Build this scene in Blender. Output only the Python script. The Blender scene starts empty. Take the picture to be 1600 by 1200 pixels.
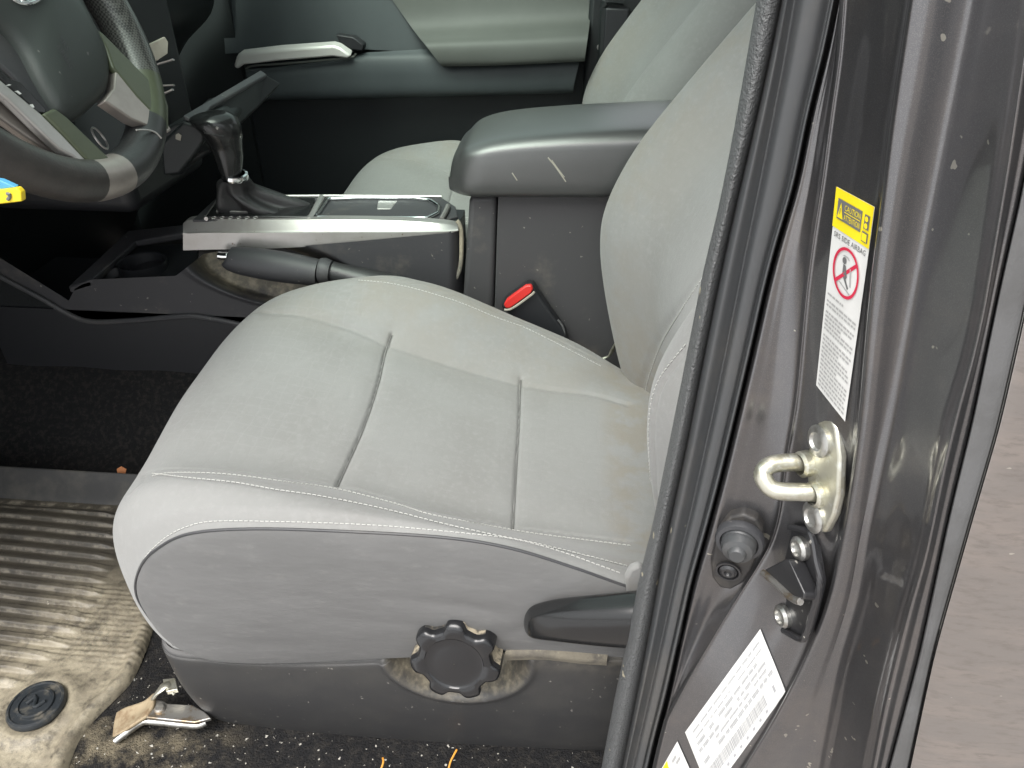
import bpy, bmesh, math, random
import numpy as np
from mathutils import Vector, Matrix
from mathutils.bvhtree import BVHTree
random.seed(7)
rng = np.random.default_rng(7)
SC = bpy.context.scene
COL = SC.collection
R = math.radians
# ------------------------------------------------------------------ camera
# x = towards the rear of the truck, y = across the cab away from the open door,
# z = up.  The lens is at the origin, the cab floor 0.79 m and the ground 1.35 m below it.
YAW, PITCH, FPX = R(5), R(33), 1160.0
FWD = np.array([-math.sin(YAW) * math.cos(PITCH), math.cos(YAW) * math.cos(PITCH), -math.sin(PITCH)])
RGT = np.array([math.cos(YAW), math.sin(YAW), 0.0])
UPV = np.cross(RGT, FWD)
FLOOR = -0.79
GROUND = -1.35


def ray(p):
    return FWD * FPX + RGT * (p[0] - 800.0) - UPV * (p[1] - 600.0)


def U(p, y=None, z=None, x=None):
    d = ray(p)
    t = y / d[1] if y is not None else (z / d[2] if z is not None else x / d[0])
    return d * t


def UP(p, o, n):
    d = ray(p)
    return d * (np.dot(o, n) / np.dot(d, n))


def nrm(v):
    v = np.asarray(v, float)
    return v / np.linalg.norm(v)


# ------------------------------------------------------------------ curves, lofts
def cr(P, ts):
    P = np.asarray(P, float)
    n = len(P)
    if n == 2:
        return P[0] + (P[1] - P[0]) * np.asarray(ts)[:, None]
    E = np.vstack([2 * P[0] - P[1], P, 2 * P[-1] - P[-2]])
    ts = np.clip(ts, 0, n - 1 - 1e-9)
    i = ts.astype(int)
    f = (ts - i)[:, None]
    a, b, c, d = E[i], E[i + 1], E[i + 2], E[i + 3]
    return 0.5 * (2 * b + (c - a) * f + (2 * a - 5 * b + 4 * c - d) * f * f + (3 * b - a - 3 * c + d) * f ** 3)


def lin(P, ts):
    P = np.asarray(P, float)
    ts = np.clip(ts, 0, len(P) - 1 - 1e-9)
    i = ts.astype(int)
    f = (ts - i)[:, None]
    return P[i] * (1 - f) + P[i + 1] * f


def resamp(P, n, smooth=True):
    P = np.asarray(P, float)
    D = (cr if smooth else lin)(P, np.linspace(0, len(P) - 1, max(200, 12 * len(P))))
    s = np.r_[0, np.cumsum(np.linalg.norm(np.diff(D, axis=0), axis=1))]
    q = np.linspace(0, s[-1], n)
    return np.stack([np.interp(q, s, D[:, k]) for k in range(D.shape[1])], -1)


def loft(rows, nu, nv, smooth_u=True, smooth_v=True):
    rows = [resamp(r, nu, smooth_u) for r in rows]
    A = np.stack(rows)
    ts = np.linspace(0, len(rows) - 1, nv)
    return np.stack([(cr if smooth_v else lin)(A[:, k], ts) for k in range(nu)], 1)


class MB:
    """collects quads and polygons for one mesh object"""
    def __init__(s):
        s.v, s.f, s.m = [], [], []

    def add(s, V, F, mi=0):
        o = len(s.v)
        s.v += [tuple(map(float, p)) for p in V]
        for k, f in enumerate(F):
            s.f.append(tuple(o + i for i in f))
            s.m.append(mi if isinstance(mi, int) else mi[k])
        return s

    def grid(s, G, mi=0, cu=False, cv=False, flip=False):
        G = np.asarray(G, float)
        nv, nu = G.shape[:2]
        F = []
        for j in range(nv if cv else nv - 1):
            for i in range(nu if cu else nu - 1):
                a, b = j * nu + i, j * nu + (i + 1) % nu
                c, d = ((j + 1) % nv) * nu + (i + 1) % nu, ((j + 1) % nv) * nu + i
                F.append((a, d, c, b) if flip else (a, b, c, d))
        return s.add(G.reshape(-1, 3), F, mi)

    def prism(s, P, vec, mi=0, cap0=True):
        P = np.asarray(P, float)
        n = len(P)
        vec = np.asarray(vec, float)
        F = [(i, (i + 1) % n, n + (i + 1) % n, n + i) for i in range(n)] + [tuple(range(n, 2 * n))]
        if cap0:
            F.append(tuple(range(n - 1, -1, -1)))
        return s.add(np.vstack([P, P + vec]), F, mi)

    def prism2(s, P, Q, mi=0):
        n = len(P)
        F = [(i, (i + 1) % n, n + (i + 1) % n, n + i) for i in range(n)] + [tuple(range(n, 2 * n)), tuple(range(n - 1, -1, -1))]
        return s.add(np.vstack([P, Q]), F, mi)

    def box(s, lo, hi, mi=0):
        (a, b, c), (d, e, f) = lo, hi
        return s.prism([(a, b, c), (d, b, c), (d, e, c), (a, e, c)], (0, 0, f - c), mi)

    def tube(s, path, r, n=12, mi=0, closed=False, sub=0, up=None, flat=1.0, caps=True):
        P = np.asarray(path, float)
        if sub:
            rr = np.asarray(r, float) if np.ndim(r) else None
            if rr is not None:
                q = resamp(np.c_[P, rr], sub)
                P, r = q[:, :3], q[:, 3]
            else:
                P = resamp(P, sub)
        k = len(P)
        rr = np.full(k, r) if np.ndim(r) == 0 else np.asarray(r)
        T = np.gradient(P, axis=0)
        if closed:
            T = np.roll(P, -1, 0) - np.roll(P, 1, 0)
        G = []
        ref = np.array(up if up is not None else (0.13, 0.31, 0.94))
        for i in range(k):
            t = nrm(T[i])
            a = nrm(np.cross(t, ref))
            b = np.cross(a, t)
            th = np.linspace(0, 2 * math.pi, n, endpoint=False)
            G.append(P[i] + rr[i] * (np.cos(th)[:, None] * a + flat * np.sin(th)[:, None] * b))
        G = np.stack(G)
        s.grid(G, mi, cu=True, cv=closed)
        if not closed and caps:
            o = len(s.v) - k * n
            s.f += [tuple(o + i for i in range(n - 1, -1, -1)), tuple(o + (k - 1) * n + i for i in range(n))]
            s.m += [mi, mi]
        return s

    def lathe(s, prof, o, ax, n=32, mi=0, ref=(0, 0, 1), lobes=0, amp=0.0, ph=0.0):
        """prof: (radius, height along axis)"""
        ax = nrm(ax)
        if abs(np.dot(ref, ax)) > .98:
            ref = (1, 0, 0)
        a = nrm(np.cross(ref, ax))
        b = np.cross(ax, a)
        th = np.linspace(0, 2 * math.pi, n, endpoint=False)
        G = []
        for r, h in prof:
            rr = r * (1 + (amp * np.cos(lobes * (th - ph)) if lobes else 0))
            G.append(np.asarray(o) + ax * h + (rr * np.cos(th))[:, None] * a + (rr * np.sin(th))[:, None] * b)
        s.grid(np.stack(G), mi, cu=True)
        return s


ORG = {}


def obj(name, mb, mats, parent=None, smooth=35, bevel=0, seg=3, sub=0, solid=0):
    me = bpy.data.meshes.new(name)
    me.from_pydata(mb.v, [], mb.f)
    mats = mats if isinstance(mats, (list, tuple)) else [mats]
    for m in mats:
        me.materials.append(m)
    if len(mats) > 1:
        me.polygons.foreach_set('material_index', mb.m)
    bm = bmesh.new()
    bm.from_mesh(me)
    bmesh.ops.remove_doubles(bm, verts=bm.verts, dist=1e-6)
    bmesh.ops.recalc_face_normals(bm, faces=bm.faces)
    bm.to_mesh(me)
    bm.free()
    if smooth:
        me.polygons.foreach_set('use_smooth', [True] * len(me.polygons))
        me.set_sharp_from_angle(angle=R(smooth))
    o = bpy.data.objects.new(name, me)
    COL.objects.link(o)
    L = Vector((0, 0, 0))
    if parent is not None:
        L = ORG[parent.name]
        me.transform(Matrix.Translation(-L))
        o.parent = parent
    ORG[o.name] = L
    if solid:
        m = o.modifiers.new('solid', 'SOLIDIFY')
        m.thickness = solid
        m.offset = 0
    if bevel:
        m = o.modifiers.new('bevel', 'BEVEL')
        m.width = bevel
        m.segments = seg
        m.limit_method = 'ANGLE'
        m.angle_limit = R(40)
        m.use_clamp_overlap = True
    if sub:
        m = o.modifiers.new('sub', 'SUBSURF')
        m.levels = m.render_levels = sub
    return o


def attr(o, name, fn):
    me = o.data
    L = ORG[o.name]
    V = np.array([v.co[:] for v in me.vertices]) + np.array(L)
    a = me.attributes.new(name, 'FLOAT', 'POINT')
    a.data.foreach_set('value', np.asarray(fn(V), dtype=np.float32))


def tag(o, label, cat, group=None):
    o['label'] = label
    o['category'] = cat
    if group:
        o['group'] = group
    return o


def thing(name, label, cat, loc, group=None):
    o = bpy.data.objects.new(name, None)
    o.empty_display_size = 0.05
    COL.objects.link(o)
    o.location = loc
    ORG[o.name] = Vector(loc)
    return tag(o, label, cat, group)


def struct(o):
    o['kind'] = 'structure'
    return o


# ------------------------------------------------------------------ materials
def mat(name, base, rough=0.5, metal=0.0, coat=0.0, coat_rough=0.05, spec=0.5, var=None, var2=None, bump=None, bump2=None,
        speck=None, sheen=0.0, stretch=None, fn=None):
    m = bpy.data.materials.new(name)
    m.use_nodes = True
    nt = m.node_tree
    N, L = nt.nodes, nt.links
    b = N['Principled BSDF']
    b.inputs['Roughness'].default_value = rough
    b.inputs['Metallic'].default_value = metal
    b.inputs['Specular IOR Level'].default_value = spec
    b.inputs['Coat Weight'].default_value = coat
    b.inputs['Coat Roughness'].default_value = coat_rough
    b.inputs['Sheen Weight'].default_value = sheen
    tc = N.new('ShaderNodeTexCoord').outputs['Object']
    if stretch:
        mp = N.new('ShaderNodeMapping')
        mp.inputs['Scale'].default_value = stretch
        L.new(tc, mp.inputs[0])
        tc = mp.outputs[0]

    def noise(scale, detail=4, rgh=0.6):
        n = N.new('ShaderNodeTexNoise')
        n.inputs['Scale'].default_value = scale
        n.inputs['Detail'].default_value = detail
        n.inputs['Roughness'].default_value = rgh
        L.new(tc, n.inputs['Vector'])
        return n.outputs['Fac']

    def ramp(s, lo, hi):
        r = N.new('ShaderNodeMapRange')
        r.interpolation_type = 'SMOOTHSTEP'
        r.inputs['From Min'].default_value = lo
        r.inputs['From Max'].default_value = hi
        L.new(s, r.inputs['Value'])
        return r.outputs[0]

    def mix(fac, a, c2):
        x = N.new('ShaderNodeMix')
        x.data_type = 'RGBA'
        L.new(fac, x.inputs[0])
        if isinstance(a, tuple):
            x.inputs[6].default_value = (*a, 1)
        else:
            L.new(a, x.inputs[6])
        if isinstance(c2, tuple):
            x.inputs[7].default_value = (*c2, 1)
        else:
            L.new(c2, x.inputs[7])
        return x.outputs[2]

    col = base
    for v in (var, var2):
        if v:
            c2, sc, lo, hi = v[:4]
            col = mix(ramp(noise(sc, 6, 0.65), lo, hi), col, c2)
    if speck:
        c2, sc, lo, hi = speck
        col = mix(ramp(noise(sc, 2, 0.5), lo, hi), col, c2)
    hooks = dict(N=N, L=L, b=b, tc=tc, noise=noise, ramp=ramp, mix=mix, m=m)
    if fn:
        col = fn(hooks, col) or col
    if isinstance(col, tuple):
        b.inputs['Base Color'].default_value = (*col, 1)
    else:
        L.new(col, b.inputs['Base Color'])
    prev = hooks.get('normal')
    for bp in (bump, bump2):
        if bp:
            sc, st, dist = bp
            n = N.new('ShaderNodeBump')
            n.inputs['Strength'].default_value = st
            n.inputs['Distance'].default_value = dist
            L.new(noise(sc, 3, 0.6), n.inputs['Height'])
            if prev:
                L.new(prev, n.inputs['Normal'])
            prev = n.outputs[0]
    if prev:
        L.new(prev, b.inputs['Normal'])
    return m


def pos_mask(h, axis, lo, hi):
    s = h['N'].new('ShaderNodeSeparateXYZ')
    h['L'].new(h['tc'], s.inputs[0])
    return h['ramp'](s.outputs[axis], lo, hi)


def att(h, name):
    n = h['N'].new('ShaderNodeAttribute')
    n.attribute_name = name
    return n.outputs['Fac']


def mul(h, a, b_):
    n = h['N'].new('ShaderNodeMath')
    n.operation = 'MULTIPLY'
    for k, s in enumerate((a, b_)):
        if isinstance(s, (int, float)):
            n.inputs[k].default_value = s
        else:
            h['L'].new(s, n.inputs[k])
    return n.outputs[0]


SEAT_O = (0.0, 0.70, FLOOR)


def fabric_fn(h, col):
    N, L = h['N'], h['L']
    # soil: brown rubbing on the far bolster and in the rear corner of the cushion
    st = mul(h, pos_mask(h, 1, 0.06, 0.24), h['ramp'](h['noise'](12, 6, .7), 0.34, 0.62))
    col = h['mix'](mul(h, st, 0.62), col, (0.235, 0.215, 0.185))
    st2 = mul(h, mul(h, pos_mask(h, 0, 0.035, 0.075), pos_mask(h, 2, 0.42, 0.20)), h['ramp'](h['noise'](26, 6), 0.40, 0.60))
    col = h['mix'](mul(h, st2, 0.6), col, (0.225, 0.20, 0.16))
    # woven cell pattern
    v = N.new('ShaderNodeTexVoronoi')
    v.feature = 'DISTANCE_TO_EDGE'
    v.inputs['Scale'].default_value = 62
    v.inputs['Randomness'].default_value = 0.25
    L.new(h['tc'], v.inputs['Vector'])
    e = h['ramp'](v.outputs['Distance'], 0.0, 0.12)
    inv = mul(h, mul(h, pos_mask(h, 0, -.24, -.30), pos_mask(h, 2, .22, .27)), h['ramp'](v.outputs['Distance'], 0.10, 0.0))
    inv = mul(h, inv, pos_mask(h, 1, -.12, -.10))
    col = h['mix'](mul(h, inv, .16), col, (0.30, 0.302, 0.295))
    bp = N.new('ShaderNodeBump')
    bp.inputs['Strength'].default_value = 0.04
    bp.inputs['Distance'].default_value = 0.002
    L.new(e, bp.inputs['Height'])
    h['normal'] = bp.outputs[0]
    return col


M = {}
M['fabric'] = mat('seat_fabric', (0.245, 0.247, 0.241), 0.92, spec=0.2, sheen=0.2, var=((0.226, 0.225, 0.218), 7, 0.38, 0.68),
                  var2=((0.258, 0.259, 0.252), 150, 0.45, 0.75), bump=(1300, 0.35, 0.0007), bump2=(12, 0.12, 0.01), fn=fabric_fn)
M['side_fabric'] = mat('seat_side_vinyl', (0.126, 0.126, 0.125), 0.75, spec=0.3, sheen=0.1, var=((0.112, 0.112, 0.111), 7, 0.35, 0.65),
                       var2=((0.150, 0.149, 0.146), 36, 0.52, 0.82), bump=(900, 0.25, 0.0007), bump2=(15, 0.20, 0.011), stretch=(1, 1, 2.6))
M['seam'] = mat('seam_thread', (0.14, 0.14, 0.135), 0.9)
M['thread'] = mat('stitch_thread', (0.46, 0.46, 0.44), 0.8)
M['plastic'] = mat('dark_plastic', (0.045, 0.046, 0.05), 0.5, var=((0.075, 0.073, 0.072), 8, 0.45, 0.75), bump=(1400, 0.25, 0.0005),
                   speck=((0.16, 0.15, 0.14), 160, 0.70, 0.76))
M['plastic_dark'] = mat('black_plastic', (0.018, 0.019, 0.022), 0.45, bump=(1400, 0.2, 0.0005))
M['plastic_smooth'] = mat('satin_black_plastic', (0.014, 0.0145, 0.015), 0.2, bump=(300, 0.04, 0.0005))


def valance_fn(h, col):
    st = mul(h, pos_mask(h, 2, 0.155, 0.185), h['ramp'](h['noise'](60, 6), 0.35, 0.65))
    col = h['mix'](mul(h, st, 0.35), col, (0.2, 0.18, 0.145))
    d = mul(h, mul(h, att(h, 'dust'), h['ramp'](h['noise'](75, 6), 0.22, 0.58)), h['ramp'](h['noise'](22, 5, .7), .28, .55))
    return h['mix'](d, col, h['mix'](h['ramp'](h['noise'](140, 5), .4, .65), (0.15, 0.132, 0.098), (0.29, 0.255, 0.185)))


M['valance'] = mat('seat_base_plastic', (0.036, 0.036, 0.037), 0.45, var=((0.050, 0.049, 0.047), 9, 0.4, 0.7), bump=(1100, 0.25, 0.0005),
                   speck=((0.22, 0.21, 0.19), 170, 0.71, 0.77), fn=valance_fn)
M['dust'] = mat('sandy_dust', (0.20, 0.18, 0.14), 0.95, var=((0.10, 0.092, 0.08), 30, 0.42, 0.66), var2=((0.27, 0.245, 0.19), 130, 0.56, 0.7), bump=(500, 0.3, 0.0008))
M['knob'] = mat('knob_plastic', (0.011, 0.0115, 0.013), 0.26, coat=0.3, bump=(900, 0.08, 0.0004))
M['knob_dust'] = mat('knob_dusty_flank', (0.035, 0.034, 0.032), 0.5, var=((0.40, 0.35, 0.26), 70, 0.42, 0.62))
M['leather'] = mat('black_leather', (0.028, 0.029, 0.03), 0.36, bump=(480, 0.35, 0.0008), bump2=(60, 0.1, 0.002))
M['dusty_leather'] = mat('worn_rim_leather', (0.034, 0.032, 0.030), 0.40, bump=(480, 0.35, 0.0008), var=((0.05, 0.045, 0.041), 22, 0.4, 0.65))
M['vinyl_lid'] = mat('armrest_vinyl', (0.038, 0.039, 0.039), 0.34, coat=0.5, coat_rough=0.32, spec=0.9, bump=(700, 0.3, 0.0007), var=((0.045, 0.046, 0.046), 10, 0.4, 0.7))


def scuff_fn(h, col):
    st = mul(h, h['ramp'](h['noise'](11, 7, 0.7), 0.52, 0.74), 0.5)
    return h['mix'](st, col, (0.15, 0.135, 0.115))


M['console_side'] = mat('console_plastic', (0.042, 0.042, 0.046), 0.55, bump=(900, 0.3, 0.0006), speck=((0.2, 0.19, 0.17), 120, 0.72, 0.77), fn=scuff_fn)
def skin_fn(h, col):
    col = scuff_fn(h, col)
    d = mul(h, att(h, 'dust'), h['ramp'](h['noise'](14, 7, .7), 0.26, 0.56))
    return h['mix'](d, col, h['mix'](h['ramp'](h['noise'](60, 6), .4, .65), (0.20, 0.185, 0.14), (0.38, 0.34, 0.25)))


M['console_skin'] = mat('dusty_console_plastic', (0.042, 0.042, 0.046), 0.55, bump=(900, 0.3, 0.0006), speck=((0.2, 0.19, 0.17), 120, 0.72, 0.77), fn=skin_fn)
M['well'] = mat('dusty_well_plastic', (0.12, 0.12, 0.112), 0.8, var=((0.36, 0.32, 0.235), 16, 0.38, 0.62), var2=((0.42, 0.40, 0.35), 120, 0.62, 0.74), bump=(300, 0.4, 0.001))
M['silver'] = mat('silver_trim', (0.48, 0.465, 0.45), 0.38, metal=0.75, var=((0.44, 0.42, 0.40), 30, 0.4, 0.7), speck=((0.25, 0.2, 0.16), 210, 0.72, 0.77))
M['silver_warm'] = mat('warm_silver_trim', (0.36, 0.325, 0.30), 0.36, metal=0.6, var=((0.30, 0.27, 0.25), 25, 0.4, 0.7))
M['lit_silver'] = mat('lit_satin_silver', (0.80, 0.79, 0.75), 0.38, metal=0.35)  # paler silver, windshield light on the pull handle put into the colour
M['chrome'] = mat('chrome', (0.8, 0.82, 0.83), 0.08, metal=1.0)
M['olive_reflection'] = mat('grass_reflection_spoke', (0.066, 0.076, 0.046), 0.4, var=((0.056, 0.066, 0.04), 20, 0.4, 0.7))  # green of reflected grass put into the spoke colour
M['zinc'] = mat('zinc_plated_steel', (0.56, 0.55, 0.47), 0.36, metal=0.85, var=((0.42, 0.40, 0.30), 60, 0.45, 0.65), var2=((0.66, 0.67, 0.62), 130, 0.5, 0.7),
                bump=(220, 0.2, 0.0008))
M['steel_bolt'] = mat('bolt_steel', (0.50, 0.50, 0.48), 0.34, metal=0.9, var=((0.34, 0.33, 0.30), 120, 0.45, 0.65), bump=(300, 0.2, 0.0008))
M['steel'] = mat('worn_steel', (0.42, 0.41, 0.39), 0.35, metal=0.85, var=((0.30, 0.24, 0.17), 55, 0.48, 0.62), bump=(200, 0.25, 0.001))
M['rust'] = mat('dusty_steel', (0.36, 0.29, 0.19), 0.7, metal=0.3, var=((0.24, 0.17, 0.10), 60, 0.45, 0.65), bump=(220, 0.3, 0.001))


def paint_fn(h, col):
    # fine metallic flake
    f = h['ramp'](h['noise'](2600, 1, 0.5), 0.45, 0.75)
    col = h['mix'](mul(h, f, 0.4), col, (0.30, 0.29, 0.29))
    d = mul(h, h['ramp'](h['noise'](18, 6, 0.7), 0.45, 0.7), 0.35)
    low = pos_mask(h, 2, .78, .50)
    grit = mul(h, mul(h, low, h['ramp'](h['noise'](7, 4), .42, .60)), h['ramp'](h['noise'](430, 2), .60, .68))
    col = h['mix'](mul(h, grit, .6), col, (0.34, 0.32, 0.28))
    chip = mul(h, h['ramp'](h['noise'](110, 2, .5), .725, .74), h['ramp'](h['noise'](6, 3), .45, .55))
    col = h['mix'](chip, col, (0.55, 0.53, 0.46))
    return h['mix'](d, col, (0.22, 0.20, 0.19))


M['paint'] = mat('dark_grey_metallic_paint', (0.132, 0.132, 0.138), 0.30, metal=0.85, coat=1.0, coat_rough=0.06, 
                 bump=(260, 0.02, 0.0006), fn=paint_fn)
M['skin'] = mat('dusty_reflecting_skin', (0.285, 0.264, 0.252), 0.40, metal=0.7, coat=1.0, coat_rough=0.10, var=((0.33, 0.295, 0.275), 16, 0.4, 0.65),  # brown mottling paints in the asphalt's reflection, along with dust
                speck=((0.5, 0.47, 0.42), 110, 0.74, 0.76), var2=((0.245, 0.224, 0.21), 85, 0.46, 0.72), stretch=(1, 1, 3.5), bump=(160, 0.14, 0.001))
M['seal'] = mat('rubber_cover', (0.056, 0.059, 0.062), 0.40, var=((0.075, 0.074, 0.072), 22, 0.45, 0.7), speck=((0.42, 0.38, 0.28), 60, 0.715, 0.735),
                bump=(240, 0.1, 0.0006), stretch=(1, 1, 0.5))
M['pebble'] = mat('pebbled_rubber', (0.10, 0.104, 0.106), 0.38, speck=((0.42, 0.38, 0.28), 60, 0.70, 0.74), bump=(620, 0.9, 0.0028))
M['gap'] = mat('gap_black', (0.012, 0.012, 0.013), 0.7)
M['strip'] = mat('grey_rubber_strip', (0.115, 0.116, 0.118), 0.75, bump=(900, 0.3, 0.0006), var=((0.09, 0.09, 0.09), 20, 0.4, 0.7))
M['black_metal'] = mat('black_painted_steel', (0.022, 0.022, 0.024), 0.32, coat=0.4, bump=(500, 0.12, 0.0006), speck=((0.3, 0.29, 0.26), 200, 0.7, 0.75))
M['white_label'] = mat('label_white', (0.66, 0.66, 0.645), 0.5, var=((0.61, 0.61, 0.595), 30, 0.4, 0.7))
M['yellow_label'] = mat('label_yellow', (0.85, 0.68, 0.015), 0.45)
M['ink'] = mat('label_ink', (0.14, 0.14, 0.14), 0.5)
M['ink_grey'] = mat('label_grey_ink', (0.36, 0.36, 0.355), 0.5)
M['ink_mid'] = mat('label_pale_ink', (0.34, 0.345, 0.355), 0.5)
M['red_ink'] = mat('label_red_ink', (0.55, 0.02, 0.06), 0.5)
M['amber'] = mat('label_amber_ink', (0.85, 0.42, 0.02), 0.5)
M['red'] = mat('red_button', (0.62, 0.035, 0.03), 0.3)
M['door_light'] = mat('light_door_trim', (0.085, 0.090, 0.082), 0.62, bump=(900, 0.2, 0.0006), var=((0.075, 0.08, 0.073), 6, 0.4, 0.7))
M['door_dark'] = mat('dark_door_trim', (0.050, 0.060, 0.064), 0.55, bump=(900, 0.2, 0.0006), var=((0.043, 0.052, 0.056), 7, 0.4, 0.7))
M['dash'] = mat('dash_plastic', (0.014, 0.017, 0.018), 0.5, bump=(900, 0.25, 0.0006))


def carpet_fn(h, col):
    # sand trodden in near the mat
    m = mul(h, mul(h, pos_mask(h, 0, -0.30, -0.45), pos_mask(h, 1, 0.52, 0.40)), h['ramp'](h['noise'](24, 6, 0.7), 0.42, 0.66))
    col = h['mix'](mul(h, m, 0.8), col, (0.27, 0.23, 0.16))
    k = mul(h, pos_mask(h, 1, 0.62, 0.50), h['ramp'](h['noise'](190, 2, 0.5), 0.685, 0.71))
    k2 = mul(h, pos_mask(h, 1, 0.95, 0.6), h['ramp'](h['noise'](90, 2, 0.5), 0.74, 0.75))
    col = h['mix'](k2, col, (0.45, 0.45, 0.42))
    return h['mix'](k, col, (0.5, 0.48, 0.43))


M['carpet'] = mat('black_carpet', (0.018, 0.018, 0.019), 1.0, spec=0.1, var=((0.034, 0.032, 0.03), 130, 0.45, 0.65),
                  bump=(420, 1.0, 0.004), fn=carpet_fn)


def mat_fn(h, col):
    n2 = h['ramp'](h['noise'](70, 6, 0.7), 0.24, 0.56)
    n3 = h['ramp'](h['noise'](13, 6, 0.7), 0.32, 0.60)
    sand = h['mix'](h['ramp'](h['noise'](40, 6, .7), .35, .65), (0.22, 0.192, 0.143), (0.345, 0.305, 0.225))
    col = h['mix'](mul(h, n3, .35), col, (0.10, 0.088, 0.066))
    col = h['mix'](mul(h, att(h, 'sand'), n2), col, sand)
    e = mul(h, att(h, 'rib_edge'), h['ramp'](h['noise'](34, 7, .75), .46, .60))
    col = h['mix'](mul(h, e, .7), col, (0.27, 0.24, 0.19))
    w = h['ramp'](h['noise'](55, 7, 0.75), 0.66, 0.72)
    return h['mix'](mul(h, w, 0.7), col, (0.50, 0.46, 0.38))


M['mat'] = mat('muddy_rubber', (0.040, 0.036, 0.031), 0.40, fn=mat_fn, bump=(150, 0.3, 0.002), bump2=(900, 0.3, 0.001))
M['mat_edge'] = mat('rubber_mat_wall', (0.030, 0.030, 0.030), 0.5, var=((0.06, 0.057, 0.05), 20, 0.4, 0.7), bump=(500, 0.2, 0.001))
M['clip'] = mat('blue_black_plastic', (0.022, 0.026, 0.030), 0.4, var=((0.12, 0.11, 0.09), 60, 0.5, 0.72))
def ground_bounce_fn(h, col):
    m = mul(h, pos_mask(h, 0, -.55, -.75), pos_mask(h, 1, -.1, -.25))  # pale patch out of view, added to brighten the pillar's reflections
    return h['mix'](m, col, h['mix'](h['ramp'](h['noise'](5, 6), .35, .7), (0.56, 0.56, 0.56), (0.46, 0.46, 0.47)))


M['ground'] = mat('asphalt_with_bounce_patch', (0.275, 0.257, 0.244), 0.9, var=((0.33, 0.295, 0.265), 3, 0.35, 0.65), var2=((0.20, 0.18, 0.17), 60, 0.4, 0.7), bump=(90, 0.4, 0.01), fn=ground_bounce_fn)
def glass_mat():
    m = bpy.data.materials.new('tinted_glass')
    m.use_nodes = True
    nt = m.node_tree
    nt.nodes.clear()
    o = nt.nodes.new('ShaderNodeOutputMaterial')
    t = nt.nodes.new('ShaderNodeBsdfTransparent')
    t.inputs['Color'].default_value = (.84, .99, .90, 1)
    g_ = nt.nodes.new('ShaderNodeBsdfGlossy')
    g_.inputs['Roughness'].default_value = .02
    f = nt.nodes.new('ShaderNodeFresnel')
    f.inputs['IOR'].default_value = 1.25
    x = nt.nodes.new('ShaderNodeMixShader')
    nt.links.new(f.outputs[0], x.inputs[0])
    nt.links.new(t.outputs[0], x.inputs[1])
    nt.links.new(g_.outputs[0], x.inputs[2])
    nt.links.new(x.outputs[0], o.inputs['Surface'])
    return m


M['glass'] = glass_mat()
M['door_low'] = mat('dark_lower_door_trim', (0.013, 0.016, 0.018), 0.6)
M['box'] = mat('storage_box_plastic', (0.058, 0.057, 0.060), 0.55, bump=(900, 0.3, 0.0006), speck=((0.2, 0.19, 0.17), 120, 0.72, 0.77), fn=scuff_fn)
M['pad'] = mat('airbag_pad_plastic', (0.032, 0.038, 0.036), 0.5, bump=(900, 0.25, 0.0006), speck=((0.12, 0.12, 0.115), 120, 0.71, 0.76))
M['stop_black'] = mat('stop_plate_plastic', (0.028, 0.027, 0.027), 0.42, var=((0.05, 0.046, 0.042), 60, 0.45, 0.65), bump=(500, 0.2, 0.0006))
M['tunnel'] = mat('tunnel_carpet', (0.008, 0.010, 0.011), 0.9, bump=(420, 0.5, 0.002))
M['roof'] = mat('roof_lining', (0.30, 0.30, 0.29), 0.9)
M['leaf'] = mat('dry_leaf', (0.42, 0.17, 0.07), 0.8)
M['needle'] = mat('orange_needle', (0.62, 0.27, 0.03), 0.6)
M['blue'] = mat('sky_blue_card', (0.08, 0.33, 0.55), 0.4)
M['tag_yellow'] = mat('tag_yellow', (0.80, 0.60, 0.02), 0.4)
M['card'] = mat('beige_card', (0.36, 0.34, 0.29), 0.6, var=((0.28, 0.26, 0.22), 40, 0.4, 0.7))
M['boot'] = mat('shifter_boot_leather', (0.030, 0.030, 0.031), 0.42, bump=(300, 0.4, 0.0012))


# carbon look rim leather
def carbon_fn(h, col):
    w = h['N'].new('ShaderNodeTexChecker')
    w.inputs['Scale'].default_value = 420
    w.inputs['Color1'].default_value = (0.02, 0.02, 0.02, 1)
    w.inputs['Color2'].default_value = (0.085, 0.085, 0.08, 1)
    h['L'].new(h['tc'], w.inputs['Vector'])
    return w.outputs['Color']


M['carbon'] = mat('perforated_rim_leather', (0.04, 0.04, 0.04), 0.34, fn=carbon_fn, bump=(600, 0.2, 0.0006))

# ------------------------------------------------------------------ ground
g = MB()
g.grid([[(-60, -60, GROUND), (60, -60, GROUND)], [(-60, 60, GROUND), (60, 60, GROUND)]])
struct(obj('ground', g, M['ground'], smooth=0))

# ------------------------------------------------------------------ driver seat
seat = thing('driver_seat', 'light grey fabric driver seat with black height knob and recline lever', 'seat', SEAT_O)


def station(y, pts):
    return np.array([(x, y, z) for x, z in pts])


def two_part(P, n1, n2):
    k = int(np.argmin(P[:, 0]))
    D = cr(P, np.linspace(0, len(P) - 1, 60 * (len(P) - 1) + 1))
    kk = int(np.argmin(D[:, 0]))
    kk = max(20, min(len(D) - 20, kk))
    return np.vstack([resamp(D[:kk + 1], n1, False)[:-1], resamp(D[kk:], n2, False)])


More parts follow.
